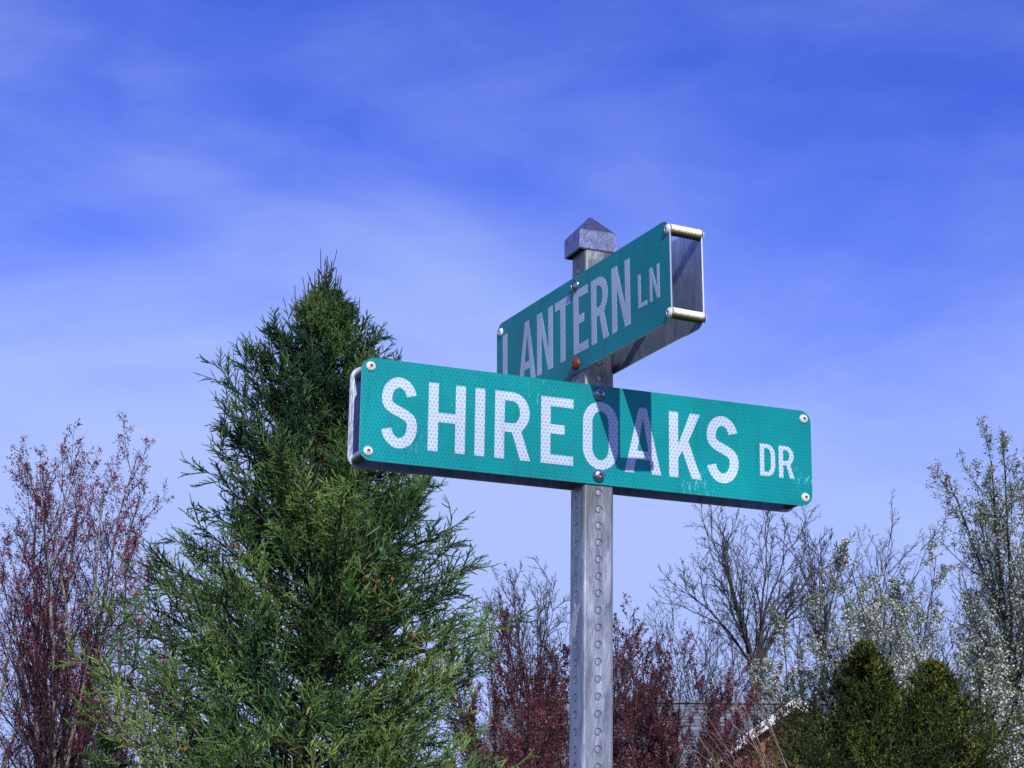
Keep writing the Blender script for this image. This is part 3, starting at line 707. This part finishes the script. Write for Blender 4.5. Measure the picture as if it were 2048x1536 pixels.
def plum(seed, px, py, dist, stems, spread, label, density=1.0, first=0.12, r0=0.1, size=0.035, per=6, side=0.34, lean=(0, 0), tone0=0.45):
    set_cut(dist); rng = np.random.default_rng(seed); top = crown_top(px, py, dist); base = np.array([top[0], top[1], 0.0])
    lv = grown(rng, base, top, stems, spread, {'stem_up': 0.05}, r0, first, lean)
    branches(rng, lv, [
        dict(count=int(16 * density), t0=0.10, t1=0.97, ang=0.5, ratio=side, n=8, jit=0.05, trop=0.12, rr=0.5, fall=0.62, rmin=0.006),
        dict(count=8, t0=0.1, t1=0.98, ang=0.5, ratio=0.45, n=5, jit=0.07, trop=0.12, rr=0.6, fall=0.45, rmin=0.004),
        dict(count=3, t0=0.2, t1=0.9, ang=0.5, ratio=0.5, n=3, jit=0.08, trop=0.12, rr=0.6, fall=0.4, rmin=0.003)])
    P, R = lv[-1]; P2, R2 = lv[-2]
    pos, Tn, t = along(rng, P, per, 0.05, 1.0); pos2, T2, t2 = along(rng, P2, per + 3, 0.1, 1.0)
    pos = np.concatenate([pos, pos2]); dirs = np.concatenate([Tn, T2])
    pos = pos + rng.normal(size=pos.shape) * 0.012
    tone = np.clip(tone0 + np.sin(pos[:, 0] * 2.3 + seed) * np.sin(pos[:, 2] * 1.9) * 0.25 + rng.normal(size=len(pos)) * 0.22, 0, 1)
    me = leaf_mesh('leaves', rng, pos, size, base, tone, aspect=0.5, dirs=dirs * 1.2)
    return add_tree('purple_plum_tree', base, label, lv, B_plum, B_plum, me, M_plum, 'leaves')

# ---- spruce
def spruce(seed, px, py, dist, label, width, scale=1.0, zmin=1.2, n_br=250, name='spruce_tree', sec=16, ter=6, tone_shift=0.0, shape=None, spikes=40, foot=None):
    set_cut(dist); rng = np.random.default_rng(seed); top = crown_top(px, py, dist); base = np.array([top[0], top[1], 0.0]); Ht = top[2]
    if foot is not None:                             # the tree leans a little: the trunk stands under photo column foot
        b0 = spot(foot, 1450, dist); sl = (b0[:2] - top[:2]) / (top[2] - b0[2]); base = np.array([top[0] + sl[0] * Ht, top[1] + sl[1] * Ht, 0.0])
    axis = top - base
    Pt, Rt = path(rng, base[None], axis[None] / Ht, np.array([Ht * .97]), np.array([0.15 * scale + 0.03]), 24, 0.008, 0.0, taper=0.04)
    k = np.linspace(0, 1, 24)[:, None]; Pt[0] += k * (base + axis * .985 - Pt[0, -1])
    # primary boughs: z is the height their tips reach
    u = (np.arange(n_br) + rng.random(n_br)) / n_br
    z = zmin + (Ht - 0.58 * scale - zmin) * u ** 1.0
    frac = (Ht - z) / (Ht - 1.2)
    az = np.arange(n_br) * 2.39996 + rng.normal(size=n_br) * 0.35
    lump = 1 + 0.15 * np.sin(az * 2 + z * 1.9 + seed) + 0.13 * np.sin(az * 3 - z * 3.1)
    reach = np.maximum(shape(frac) * lump * rng.uniform(0.60, 1.12, n_br) - .10 * scale, .06)
    up = 1.25 - 0.95 * np.clip(frac * 2.0, 0, 1) + rng.normal(size=n_br) * 0.10     # slope of the bough
    zs = np.maximum(z - reach * (up + .22), 0.4)
    i = np.clip((zs / Ht * 23).astype(int), 0, 22); pos = Pt[0, i].copy(); pos[:, 2] = zs
    d = np.stack([np.cos(az), np.sin(az), up], 1); L = reach * np.sqrt(1 + (up + .2) ** 2)
    P1, R1 = path(rng, pos, d, L, 0.008 * scale + 0.007 * L, 10, 0.05, 0.035, taper=0.12)
    P1[..., 2] += (z - P1[:, -1, 2])[:, None]        # every bough ends at the height the crown's outline asks for
    P2, R2 = sprout(rng, P1, R1, count=sec, t0=0.22, t1=0.99, ang=0.80, ratio=0.34, n=6, jit=0.06, trop=0.05, rr=0.45, fall=0.66, rmin=0.003, lmin=0.19 * scale, flat=0.95, angj=0.25)
    P3, R3 = sprout(rng, P2, R2, count=ter, t0=0.08, t1=1.0, ang=0.68, ratio=0.42, n=3, jit=0.05, trop=0.04, rr=0.7, fall=0.35, rmin=0.002, lmin=0.105 * scale, flat=0.9)
    Pb, Rb = sprout(rng, P1, R1, count=6, t0=0.66, t1=0.99, ang=0.60, ratio=0.16, n=6, jit=0.05, trop=0.05, rr=0.45, fall=0.2, rmin=0.003, lmin=0.20 * scale, flat=1.2)
    P2 = np.concatenate([P2, Pb]); R2 = np.concatenate([R2, Rb])
    Pc, Rc = sprout(rng, Pb, Rb, count=ter, t0=0.08, t1=1.0, ang=0.62, ratio=0.42, n=3, jit=0.05, trop=0.04, rr=0.7, fall=0.3, rmin=0.002, lmin=0.10 * scale, flat=0.9)
    P3 = np.concatenate([P3, Pc]); R3 = np.concatenate([R3, Rc])
    # upright leading shoots that stand clear of the crown near the top
    m = spikes; q = 0.02 + rng.random(m) ** 1.3 * 0.24; zz = Ht - q * (Ht - 1.2)
    rad = shape(q) * rng.uniform(0.25, 1.0, m); a2 = rng.random(m) * 6.28
    ln = rng.uniform(0.32, 0.62, m) * scale
    t_ = np.arange(m) < 16                           # the cluster of leaders at the very tip
    rad = np.where(t_, rng.uniform(.06, .46, m) * scale, rad); zz = np.where(t_, Ht - rad * .9 - rng.random(m) * .22 * scale, zz); ln = np.where(t_, rng.uniform(.5, .72, m) * scale, ln)
    ax_ = base[None, :2] + (axis[:2] / Ht)[None] * zz[:, None]
    ps = np.stack([ax_[:, 0] + np.cos(a2) * rad, ax_[:, 1] + np.sin(a2) * rad, zz - ln * np.where(t_, 1.0, rng.uniform(.40, .85, m))], 1)
    dd = np.stack([np.cos(a2) * 0.22, np.sin(a2) * 0.22, np.ones(m)], 1)
    P4, R4 = path(rng, ps, dd, ln, np.full(m, 0.007 * scale), 6, 0.04, 0.03, taper=0.6)
    P5, R5 = sprout(rng, P4, R4, count=5, t0=0.02, t1=0.55, ang=0.65, ratio=0.36, n=4, jit=0.05, trop=0.08, lmin=0.10 * scale)
    P6 = np.array([[[top[0] + .012 * scale * math.sin(j * 2.0), top[1], Ht - (1 - j / 5) * .62 * scale] for j in range(6)]]); R6 = np.linspace(.012, .006, 6)[None] * scale
    P7, R7 = sprout(rng, P6, R6, count=9, t0=0.0, t1=0.72, ang=0.6, ratio=0.42, n=4, jit=0.05, trop=0.10, lmin=0.12 * scale)
    V, Tn = [], []
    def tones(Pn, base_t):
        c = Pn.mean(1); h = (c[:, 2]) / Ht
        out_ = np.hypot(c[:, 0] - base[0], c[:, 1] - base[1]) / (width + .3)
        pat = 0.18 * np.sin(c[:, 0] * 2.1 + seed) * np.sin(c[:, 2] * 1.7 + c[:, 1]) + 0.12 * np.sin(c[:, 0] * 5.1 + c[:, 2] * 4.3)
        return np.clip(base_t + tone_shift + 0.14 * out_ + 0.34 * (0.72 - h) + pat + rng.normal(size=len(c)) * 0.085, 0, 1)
    nl, nw = 0.024 * scale, 0.0085 * scale
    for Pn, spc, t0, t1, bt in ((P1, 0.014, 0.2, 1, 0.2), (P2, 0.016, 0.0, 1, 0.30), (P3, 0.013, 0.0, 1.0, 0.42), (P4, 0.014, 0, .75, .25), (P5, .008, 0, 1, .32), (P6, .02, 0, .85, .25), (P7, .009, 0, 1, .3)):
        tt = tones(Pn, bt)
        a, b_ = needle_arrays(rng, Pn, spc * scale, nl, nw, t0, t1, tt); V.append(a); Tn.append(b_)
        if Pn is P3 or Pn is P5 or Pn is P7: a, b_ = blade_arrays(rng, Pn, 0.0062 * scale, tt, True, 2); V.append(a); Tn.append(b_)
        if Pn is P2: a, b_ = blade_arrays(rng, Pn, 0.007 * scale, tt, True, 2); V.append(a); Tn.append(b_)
    V = np.concatenate(V) - base; Tn = np.concatenate(Tn)
    r = basetree(name, tuple(base), label)
    big = Wood(); big.tubes(Pt, Rt, 10); link('trunk', big.mesh('trunk', base), B_spruce, r)
    fine = Wood(); fine.tubes(P1, R1, 5); fine.tubes(P2[:, [0, 2, 4]], R2[:, [0, 2, 4]], 3); fine.tubes(P4, R4, 4); fine.tubes(P6, R6, 4); link('branches', fine.mesh('branches', base), B_spruce, r)
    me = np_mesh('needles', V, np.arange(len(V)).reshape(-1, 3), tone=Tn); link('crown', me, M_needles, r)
    return r

# ---- eastern red cedar: tight upswept sprays
def cedar(seed, px, py, dist, label, shape, n_br=260):
    set_cut(dist); rng = np.random.default_rng(seed); top = crown_top(px, py, dist); base = np.array([top[0], top[1], 0.0]); Ht = top[2]
    Pt, Rt = path(rng, base[None], np.array([[0, 0, 1.]]), np.array([Ht * .93]), np.array([0.11]), 14, 0.01, 0.05, taper=0.06)
    u = (np.arange(n_br) + rng.random(n_br)) / n_br; z = 0.6 + (Ht - 0.6) * u ** 0.8; drop = Ht - z
    az = np.arange(n_br) * 2.39996 + rng.normal(size=n_br) * 0.4
    lump = 1 + 0.24 * np.sin(az * 3 + z * 5 + seed) + 0.20 * np.sin(az * 2 - z * 9)
    reach = shape(drop) * lump * rng.uniform(0.45, 1.22, n_br) + 0.01
    up = 0.75 + rng.normal(size=n_br) * 0.12
    zs = np.maximum(z - reach * (up + .3), 0.3); i = np.clip((zs / Ht * 13).astype(int), 0, 13); pos = Pt[0, i].copy(); pos[:, 2] = zs
    btone = rng.normal(size=n_br) * 0.22 - .10
    d = np.stack([np.cos(az), np.sin(az), up], 1); L = reach * np.sqrt(1 + (up + .25) ** 2)
    P1, R1 = path(rng, pos, d, L, 0.008 + 0.01 * L, 8, 0.05, 0.05, taper=0.2)
    P1[..., 2] += (z - .10 - P1[:, -1, 2])[:, None]
    P2, R2 = sprout(rng, P1, R1, count=14, t0=0.3, t1=1.0, ang=0.75, ratio=0.32, n=5, jit=0.09, trop=0.20, fall=0.4, rmin=0.003, lmin=0.10)
    P3, R3 = sprout(rng, P2, R2, count=7, t0=0.1, t1=1.0, ang=0.7, ratio=0.5, n=4, jit=0.1, trop=0.12, fall=0.3, rmin=0.002, lmin=0.055)
    V, Tn = [], []
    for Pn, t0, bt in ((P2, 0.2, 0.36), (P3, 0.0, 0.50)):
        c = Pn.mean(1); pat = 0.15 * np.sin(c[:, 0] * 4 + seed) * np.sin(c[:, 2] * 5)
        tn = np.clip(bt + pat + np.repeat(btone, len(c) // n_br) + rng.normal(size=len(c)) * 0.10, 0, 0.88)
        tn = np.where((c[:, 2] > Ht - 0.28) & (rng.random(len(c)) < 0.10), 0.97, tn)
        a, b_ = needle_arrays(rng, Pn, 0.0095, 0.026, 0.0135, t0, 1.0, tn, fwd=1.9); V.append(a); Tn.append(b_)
    V = np.concatenate(V) - base; Tn = np.concatenate(Tn)
    r = basetree('cedar_tree', tuple(base), label)
    big = Wood(); big.tubes(Pt, Rt, 8); link('trunk', big.mesh('trunk', base), B_spruce, r)
    fine = Wood(); fine.tubes(P1, R1, 4); link('branches', fine.mesh('branches', base), B_spruce, r)
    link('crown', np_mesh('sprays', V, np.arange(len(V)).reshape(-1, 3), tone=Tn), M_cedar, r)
    return r

# ------------------------------------------------------------------ the house
M_shingle, t, b = material('asphalt_shingle', 0.9, 0, 0.25)
noise_colour(t, b, [(0.3, (0.08, 0.09, 0.10)), (0.5, (0.17, 0.19, 0.21)), (0.7, (0.28, 0.31, 0.33))], 5, 7, stretch=(1, 1, 1), bump=0.3, bscale=60)
M_brick, t, b = material('brick', 0.9, 0, 0.2)
noise_colour(t, b, [(0.3, (0.20, 0.06, 0.03)), (0.7, (0.38, 0.14, 0.07))], 3, 6)
M_mortar, t, b = material('mortar', 0.95); b.inputs['Base Color'].default_value = (0.38, 0.34, 0.30, 1)
M_trim, t, b = material('white_trim', 0.6); noise_colour(t, b, [(0.3, (0.66, 0.67, 0.68)), (0.7, (0.8, 0.8, 0.8))], 4, 4)
M_siding, t, b = material('pale_siding', 0.7); noise_colour(t, b, [(0.3, (0.50, 0.49, 0.46)), (0.7, (0.60, 0.59, 0.56))], 2, 4)
M_glass, t, b = material('window_glass', 0.08, 0, 0.8); b.inputs['Base Color'].default_value = (0.03, 0.04, 0.05, 1)
def box(bm, x0, x1, y0, y1, z0, z1, M=Matrix.Identity(4)):
    g = bmesh.ops.create_cube(bm, size=1)['verts']
    bmesh.ops.transform(bm, matrix=M @ Matrix.Translation(((x0 + x1) / 2, (y0 + y1) / 2, (z0 + z1) / 2)) @ Matrix.Diagonal((x1 - x0, y1 - y0, z1 - z0, 1)), verts=g)
def house():
    HD = 42.0
    pl = spot(1010, 1412, HD + 1.5); pr = spot(1570, 1397, HD + 1.5)
    # local frame: x along the ridge (left to right in the view), y away from the camera
    ang = math.atan2(pr[1] - pl[1], pr[0] - pl[0]); Lr = math.hypot(pr[0] - pl[0], pr[1] - pl[1]); zr = (pl[2] + pr[2]) / 2
    h = empty('brick_house', (pl[0], pl[1], 0), ang)
    tag(h, 'brick house with a grey shingle roof and white gable trim, behind the plum trees', 'house')
    D2 = 4.6; pitch = math.radians(34); eave = zr - D2 * math.tan(pitch); X0, X1 = -0.3, Lr + 4.0
    # main body
    bm = bmesh.new(); box(bm, X0 + .3, X1 - .3, -D2 + .35, D2 - .35, 0, eave); 
    bm_obj('wall', bm, M_siding, h)
    # gable ends
    for x in (X0 + .3, X1 - .5):
        bm = bmesh.new(); vs = [bm.verts.new((x + dx, y, z)) for dx in (0, .2) for y, z in ((-D2 + .35, eave + .001), (D2 - .35, eave + .001), (0, zr - .3))]
        bm.faces.new(vs[:3]); bm.faces.new(vs[3:])
        for i in range(3): j = (i + 1) % 3; bm.faces.new((vs[i], vs[j], vs[3 + j], vs[3 + i]))
        bm_obj('gable_end', bm, M_siding, h)
    def slope(x0, x1, run, y0, zt, sgn, name='roof', seed=3):
        """roof deck plus lapped courses of shingle tabs"""
        rr = random.Random(seed); bm = bmesh.new(); s = run / math.cos(pitch)
        M = Matrix.Translation((0, y0, zt)) @ (Matrix.Identity(4) if sgn < 0 else Matrix.Scale(-1, 4, (0, 1, 0))) @ Matrix.Rotation(pitch, 4, 'X')
        box(bm, x0, x1, -s, 0, -0.10, -0.012, M); deck = bm_obj(name, bm, M_shingle, h)
        bm = bmesh.new(); ex = 0.145; n = int(s / ex)
        for i in range(n + 1):
            ya = -s + i * ex; off = rr.random() * .3; x = x0
            if ya + .02 > 0: break
            while x < x1:
                w = rr.choice((.17, .24, .3, .33)) if sgn < 0 else 2.0
                xa, xb = x, min(x + w, x1); lift = rr.choice((.006, .010, .016))
                vs = [bm.verts.new(M @ Vector(p)) for p in ((xa + .004, ya, -.010), (xb - .004, ya, -.010), (xb - .004, ya, lift), (xa + .004, ya, lift), (xb - .004, min(ya + ex + .02, 0), -.004), (xa + .004, min(ya + ex + .02, 0), -.004))]
                bm.faces.new((vs[0], vs[1], vs[2], vs[3])); bm.faces.new((vs[3], vs[2], vs[4], vs[5])); x += w
        o = bm_obj('shingles', bm, M_shingle, deck, kind='stuff'); return deck
    slope(X0, X1, D2, 0, zr, -1); slope(X0, X1, D2, 0, zr, 1, seed=4)
    bm = bmesh.new(); box(bm, X0, X1, -.11, .11, -.02, .03, Matrix.Translation((0, 0, zr)));
    bm_obj('ridge_cap', bm, M_shingle, h)
    bm = bmesh.new(); box(bm, X0, X1, -D2 - .05, -D2 + .02, eave - .16, eave - .03); bm_obj('fascia', bm, M_trim, h)
    bm = bmesh.new(); box(bm, X0, X1, -D2 - .17, -D2 - .06, eave - .13, eave - .02); bm_obj('gutter', bm, M_trim, h)
    # the projecting brick gable on the right
    def loc(px, py, d):
        p = spot(px, py, d); c, s = math.cos(-ang), math.sin(-ang); x, y = p[0] - pl[0], p[1] - pl[1]
        return c * x - s * y, s * x + c * y, p[2]
    yg = -D2 - 1.6
    gx, gy, gz = loc(1592, 1396, HD - 4.5); lx, ly, lz = loc(1400, 1534, HD - 4.5)
    gp = math.atan2(gz - lz, gx - lx); half = 2.9; ez = gz - half * math.tan(gp)
    for sd in (-1, 1):                               # wing roof slopes, run back into the main roof
        bm = bmesh.new(); s = (half + .25) / math.cos(gp)
        Mx = Matrix.Translation((gx, 0, gz)) @ Matrix.Rotation(sd * gp, 4, 'Y')
        if sd > 0: box(bm, .002, s, gy - .25, -1.0, -.10, 0.0, Mx)
        else: box(bm, -s, -.002, gy - .25, -1.0, -.10, 0.0, Mx)
        dk = bm_obj('roof', bm, M_shingle, h)
        bm = bmesh.new(); nrow = int(s / .145)
        for i in range(nrow):
            xa = sd * (s - i * .145); xb = sd * max(s - (i + 1) * .145 - .02, 0)
            vs = [bm.verts.new(Mx @ Vector(p)) for p in ((xa, gy - .25, .001), (xa, -1.0, .001), (xa, -1.0, .016), (xa, gy - .25, .016), (xb, -1.0, .004), (xb, gy - .25, .004))]
            bm.faces.new(vs[:4]); bm.faces.new((vs[3], vs[2], vs[4], vs[5]))
        bm_obj('shingles', bm, M_shingle, dk, kind='stuff')
        bm = bmesh.new()
        if sd > 0: box(bm, .05, s, gy - .30, gy - .252, -.17, -.012, Mx)
        else: box(bm, -s, -.05, gy - .30, gy - .252, -.17, -.012, Mx)
        bm_obj('rake_board', bm, M_trim, h)
        bm = bmesh.new()
        if sd > 0: box(bm, .1, s, gy - .25, gy, -.16, -.105, Mx)
        else: box(bm, -s, -.1, gy - .25, gy, -.16, -.105, Mx)
        bm_obj('soffit', bm, M_trim, h)
    bm = bmesh.new()
    vs = [bm.verts.new((x, y, z)) for y in (gy, -D2) for x, z in ((gx - half + .02, 0), (gx + half - .02, 0), (gx + half - .02, ez - .14), (gx, gz - .16), (gx - half + .02, ez - .14))]
    bm.faces.new(vs[:5]); bm.faces.new(vs[5:])
    for i in range(5): j = (i + 1) % 5; bm.faces.new((vs[i], vs[j], vs[5 + j], vs[5 + i]))
    wing = bm_obj('gable_wall', bm, M_mortar, h)
    # brick courses on the gable face (each too small to pick apart at this distance)
    bm = bmesh.new(); rr = random.Random(7); z = 2.4; row = 0
    while z < gz - .3:
        hw = min(half - .02, (gz - .16 - z - .07) / math.tan(gp)); x = gx - hw + (.0 if row % 2 else -.1)
        while x < gx + hw:
            xa, xb = max(x, gx - hw), min(x + .2, gx + hw)
            if xb - xa > .04:
                dpt = rr.uniform(.008, .013)
                v4 = [bm.verts.new((a, gy - dpt, c)) for a, c in ((xa, z), (xb, z), (xb, z + .063), (xa, z + .063))]
                v5 = [bm.verts.new((a, gy + .002, c)) for a, c in ((xa, z), (xb, z), (xb, z + .063), (xa, z + .063))]
                bm.faces.new(v4)
                for i in range(4): j = (i + 1) % 4; bm.faces.new((v4[i], v4[j], v5[j], v5[i]))
            x += .212
        z += .075; row += 1
    bm_obj('brickwork', bm, M_brick, wing, kind='stuff')
    for wx in (gx - .1,):
        bm = bmesh.new(); box(bm, wx - .55, wx + .55, gy - .06, gy - .02, 3.2, 4.6); fr = bm_obj('window', bm, M_trim, h)
        bm = bmesh.new(); box(bm, wx - .47, wx + .47, gy - .075, gy - .061, 3.28, 4.52); bm_obj('pane', bm, M_glass, fr)
house()

# ------------------------------------------------------------------ the trees
def sp_shape(f):   # half width of the big spruce, metres, at a fraction of its height below the tip
    return np.interp(f, [0, .03, .06, .09, .14, .26, .47, .7, 1], [0.0, 0.06, .22, 0.42, 0.84, 1.48, 2.10, 2.4, 2.45])
spruce(5, 655, 512, 24.0, 'tall green spruce behind the left end of the lower sign, spiky upright tip', 2.1, shape=sp_shape, n_br=470, sec=12, ter=7, spikes=80, zmin=2.3, tone_shift=.09, foot=590)
spruce(8, 212, 1412, 27.0, 'small young evergreen whose tip shows low between the red maples and the spruce', 0.5, shape=lambda f: 0.06 + 0.75 * f ** .8, n_br=60, sec=9, ter=4, scale=.8, spikes=6, zmin=1.0)

maple(21, 145, 905, 29.0, 9, 0.22, 'tall red budding maple left of the spruce, with pale upright stems', density=1.05, tone0=0.4, first=0.26, r0=0.115)
maple(22, 10, 1080, 36.0, 5, 0.30, 'darker red budding maple low at the left edge, behind the tall maple', density=.65, tone0=0.4, first=0.2, r0=0.13, budsize=.038)
maple(23, 275, 1090, 40.0, 5, 0.20, 'bright crimson budding maple half hidden by the left side of the spruce', density=1.0, tone0=0.85, first=0.2, r0=0.12, budsize=.038)

plum(31, 1085, 1252, 30.0, 14, 0.30, 'wine red leafed plum tree just left of the sign post, widest of the plums', density=1.15, per=9)
plum(32, 1262, 1296, 32.0, 12, 0.30, 'wine red leafed plum tree just right of the sign post, in front of the roof', density=1.15, per=9)
plum(33, 1490, 1410, 33.0, 11, 0.22, 'low reddish plum tree between the roof and the cedar', density=.9, tone0=0.55, per=7)
plum(34, 1365, 1400, 31.0, 10, 0.26, 'shorter purple plum tree below the grey shingle roof', density=1.0, tone0=0.5, per=7)
plum(35, 975, 1400, 27.5, 9, 0.22, 'small purple plum tree tucked against the right side of the spruce', density=.9, tone0=0.5)

fine = lambda c1, c2, c3, r1, a=0.5: [
    dict(count=c1, t0=0.06, t1=0.96, ang=a, ratio=r1, n=9, jit=0.055, trop=0.045, rr=0.62, fall=0.42, rmin=0.015),
    dict(count=c2, t0=0.12, t1=0.98, ang=0.55, ratio=0.42, n=6, jit=0.08, trop=0.04, rr=0.6, fall=0.4, rmin=0.009),
    dict(count=c3, t0=0.15, t1=1.0, ang=0.62, ratio=0.38, n=4, jit=0.10, trop=0.03, rr=0.6, fall=0.4, rmin=0.0065),
    dict(count=3, t0=0.2, t1=1.0, ang=0.65, ratio=0.45, n=2, jit=0.10, trop=0.02, rr=0.6, fall=0.4, rmin=0.006)]
bare(41, 1505, 1060, 50.0, 8, 0.66, 'large leafless tree, a wide fan of dark limbs below the lower sign', fine(7, 8, 6, 0.58, 0.42), r0=0.14, fork=1350, stem_up=0.012)
bare(42, 1600, 1068, 56.0, 6, 0.24, 'slender leafless tree close behind the wide leafless one, on its right', fine(8, 6, 5, 0.34), r0=0.12, fork=1330)
bare(43, 1060, 1165, 60.0, 8, 0.52, 'rounded leafless tree above the plum, left of the sign post', fine(8, 7, 6, 0.44), r0=0.12, fork=1420, stem_up=0.010)
bare(44, 1345, 1250, 58.0, 6, 0.36, 'smaller leafless tree above the grey roof, left of the wide leafless one', fine(8, 6, 6, 0.38), r0=0.1, first=0.4)
bare(45, 985, 1260, 66.0, 5, 0.3, 'faint pale leafless tree seen between the spruce and the plum', fine(7, 6, 5, 0.36), r0=0.09, first=0.4)
bare(46, 1425, 1265, 64.0, 7, 0.45, 'low leafless tree behind the ridge of the roof', fine(8, 6, 6, 0.40), r0=0.1, first=0.4)
bare(47, 1760, 1075, 60.0, 6, 0.26, 'bare pale topped tree standing behind the blossoming pears', fine(8, 6, 5, 0.36), r0=0.11, first=0.45)
bare(50, 1285, 1300, 62.0, 6, 0.36, 'low leafless tree behind the plum right of the sign post', fine(7, 6, 5, 0.40), r0=0.09, first=0.4)
bare(52, 1460, 1190, 70.0, 7, 0.42, 'distant hazy leafless tree directly behind the wide leafless one', fine(8, 6, 5, 0.42), r0=0.11, first=0.4)
bare(53, 1815, 1150, 64.0, 7, 0.34, 'distant leafless tree in the gap between the slim pear and the large pear', fine(8, 6, 5, 0.40), r0=0.11, first=0.4)
bare(48, 1660, 1190, 58.0, 7, 0.34, 'leafless tree whose twigs mix with the short white pear left of the cedar', fine(8, 6, 6, 0.40), r0=0.1, first=0.4)
bare(49, 1890, 1190, 52.0, 7, 0.36, 'leafless brown tree behind the pears, just left of the large one', fine(8, 6, 6, 0.40), r0=0.1, first=0.4)

pear(51, 2045, 915, 33.0, 9, 0.32, 'large white blossoming pear tree at the right edge, tallest of the pears', density=1.1, bright=0.5, per=4, r0=0.13, first=0.3, side=0.40, size=.031)
pear(52, 1735, 1085, 44.0, 6, 0.24, 'slim white flowering pear directly behind the taller cedar tip', density=1.1, bright=0.62, per=4, size=0.045, side=0.28)
pear(53, 1850, 1140, 42.0, 6, 0.28, 'white flowering pear between the slim pear and the large pear', density=1.1, bright=0.75, per=4, size=0.045, side=0.32)
pear(54, 1625, 1245, 46.0, 7, 0.28, 'short white flowering pear left of the cedar, beside the wide leafless tree', density=1.0, bright=0.6, per=4, size=0.045, side=0.32)
pear(55, 1975, 1300, 27.0, 9, 0.36, 'low pear tree full of bright white blossom at the lower right corner', density=1.0, bright=.8, per=5, size=0.032, side=0.34)

cedar(61, 1708, 1288, 20.0, 'olive green cedar with a brown tinged pointed tip, the taller of the two', lambda d: np.interp(d, [0, .15, .35, .6, .9, 1.3, 4], [.02, .14, .32, .58, .90, 1.06, 1.2]), n_br=380)
cedar(62, 1850, 1328, 20.6, 'olive green cedar with a blunt top, right of the taller cedar', lambda d: np.interp(d, [0, .12, .35, .7, 1.1, 4], [.03, .22, .46, .70, .84, 1.1]), n_br=340)

# pale whips of a leafless shrub in front of the plums, left of the cedar
def whips():
    set_cut(18.5); rng = np.random.default_rng(71); base = ground_at(1660, 18.5)
    left = norm(spot(1500, 1536, 18.5) - spot(1700, 1536, 18.5)); left[2] = -0.2
    n = 10; st = np.repeat(base[None], n, 0) + rng.normal(size=(n, 3)) * np.array([.20, .20, 0.0]); st[:, 2] = 0.0
    lean = rng.uniform(-0.12, 0.06, n); d = np.stack([left[0] * lean, left[1] * lean, np.ones(n)], 1) + rng.normal(size=(n, 3)) * .02
    P, R = path(rng, st, d, rng.uniform(3.6, 4.35, n), np.full(n, .0060), 16, 0.012, 0.036, up=left, taper=.25)
    Q, S = sprout(rng, P, R, count=4, t0=.6, t1=.95, ang=.35, ratio=.16, n=5, jit=.04, trop=0.0, rmin=.0024, taper=.4)
    r = empty('bare_shrub', tuple(base)); tag(r, 'leafless shrub of long pale arching twigs at the left foot of the cedars', 'shrub')
    w = Wood(); w.tubes(P, R, 5); link('stems', w.mesh('stems', base), B_pale, r)
    w = Wood(); w.tubes(Q, S, 3); link('twigs', w.mesh('twigs', base), B_pale, r)
whips()

# orange dead leaves caught in the spruce
M_dead, t, b = material('dead_leaf', 0.7); noise_colour(t, b, [(0.3, (0.42, 0.12, 0.04)), (0.7, (0.62, 0.24, 0.09))], 40, 4)
def dead_leaf_mesh(seed):
    rr = random.Random(seed); bm = bmesh.new(); n = 10; c = bm.verts.new((0, 0, 0)); ringv = []
    for i in range(n):
        a = i * 2 * math.pi / n; r = (0.029 if i % 2 else 0.015) * rr.uniform(.8, 1.2)
        ringv.append(bm.verts.new((r * math.cos(a), rr.uniform(-.01, .008), r * math.sin(a))))
    for i in range(n): bm.faces.new((c, ringv[i], ringv[(i + 1) % n]))
    ex = bmesh.ops.solidify(bm, geom=bm.faces[:], thickness=0.0012)
    me = bpy.data.meshes.new('dead_leaf'); bm.to_mesh(me); bm.free(); me.materials.append(M_dead); return me
GD = 'orange dead leaves caught in the spruce'
for i, (px, py, lab) in enumerate(((735, 1152, 'leftmost of the four clustered orange dead leaves on the spruce'), (757, 1162, 'middle of the four clustered orange dead leaves on the spruce'), (785, 1157, 'rightmost of the four clustered orange dead leaves on the spruce'), (750, 1176, 'lowest of the four clustered orange dead leaves on the spruce'),
        (776, 1218, 'orange dead leaf hanging alone below the cluster on the spruce'), (829, 1270, 'small orange dead leaf near the right edge of the spruce'),
        (371, 1497, 'orange dead leaf low on the left side of the spruce'), (472, 1092, 'orange dead leaf high on the left side of the spruce'))):
    p = spot(px, py, 22.35 if i < 6 else 22.6); me = dead_leaf_mesh(i)
    o = bpy.data.objects.new('dead_leaf', me); COL.objects.link(o); o.location = tuple(p); o.rotation_euler = (rnd.uniform(-.5, .5), rnd.uniform(0, 6), rnd.uniform(-.6, .6) - 0.4)
    tag(o, lab or 'orange dead leaf in the cluster on the right side of the spruce', 'leaf', GD)
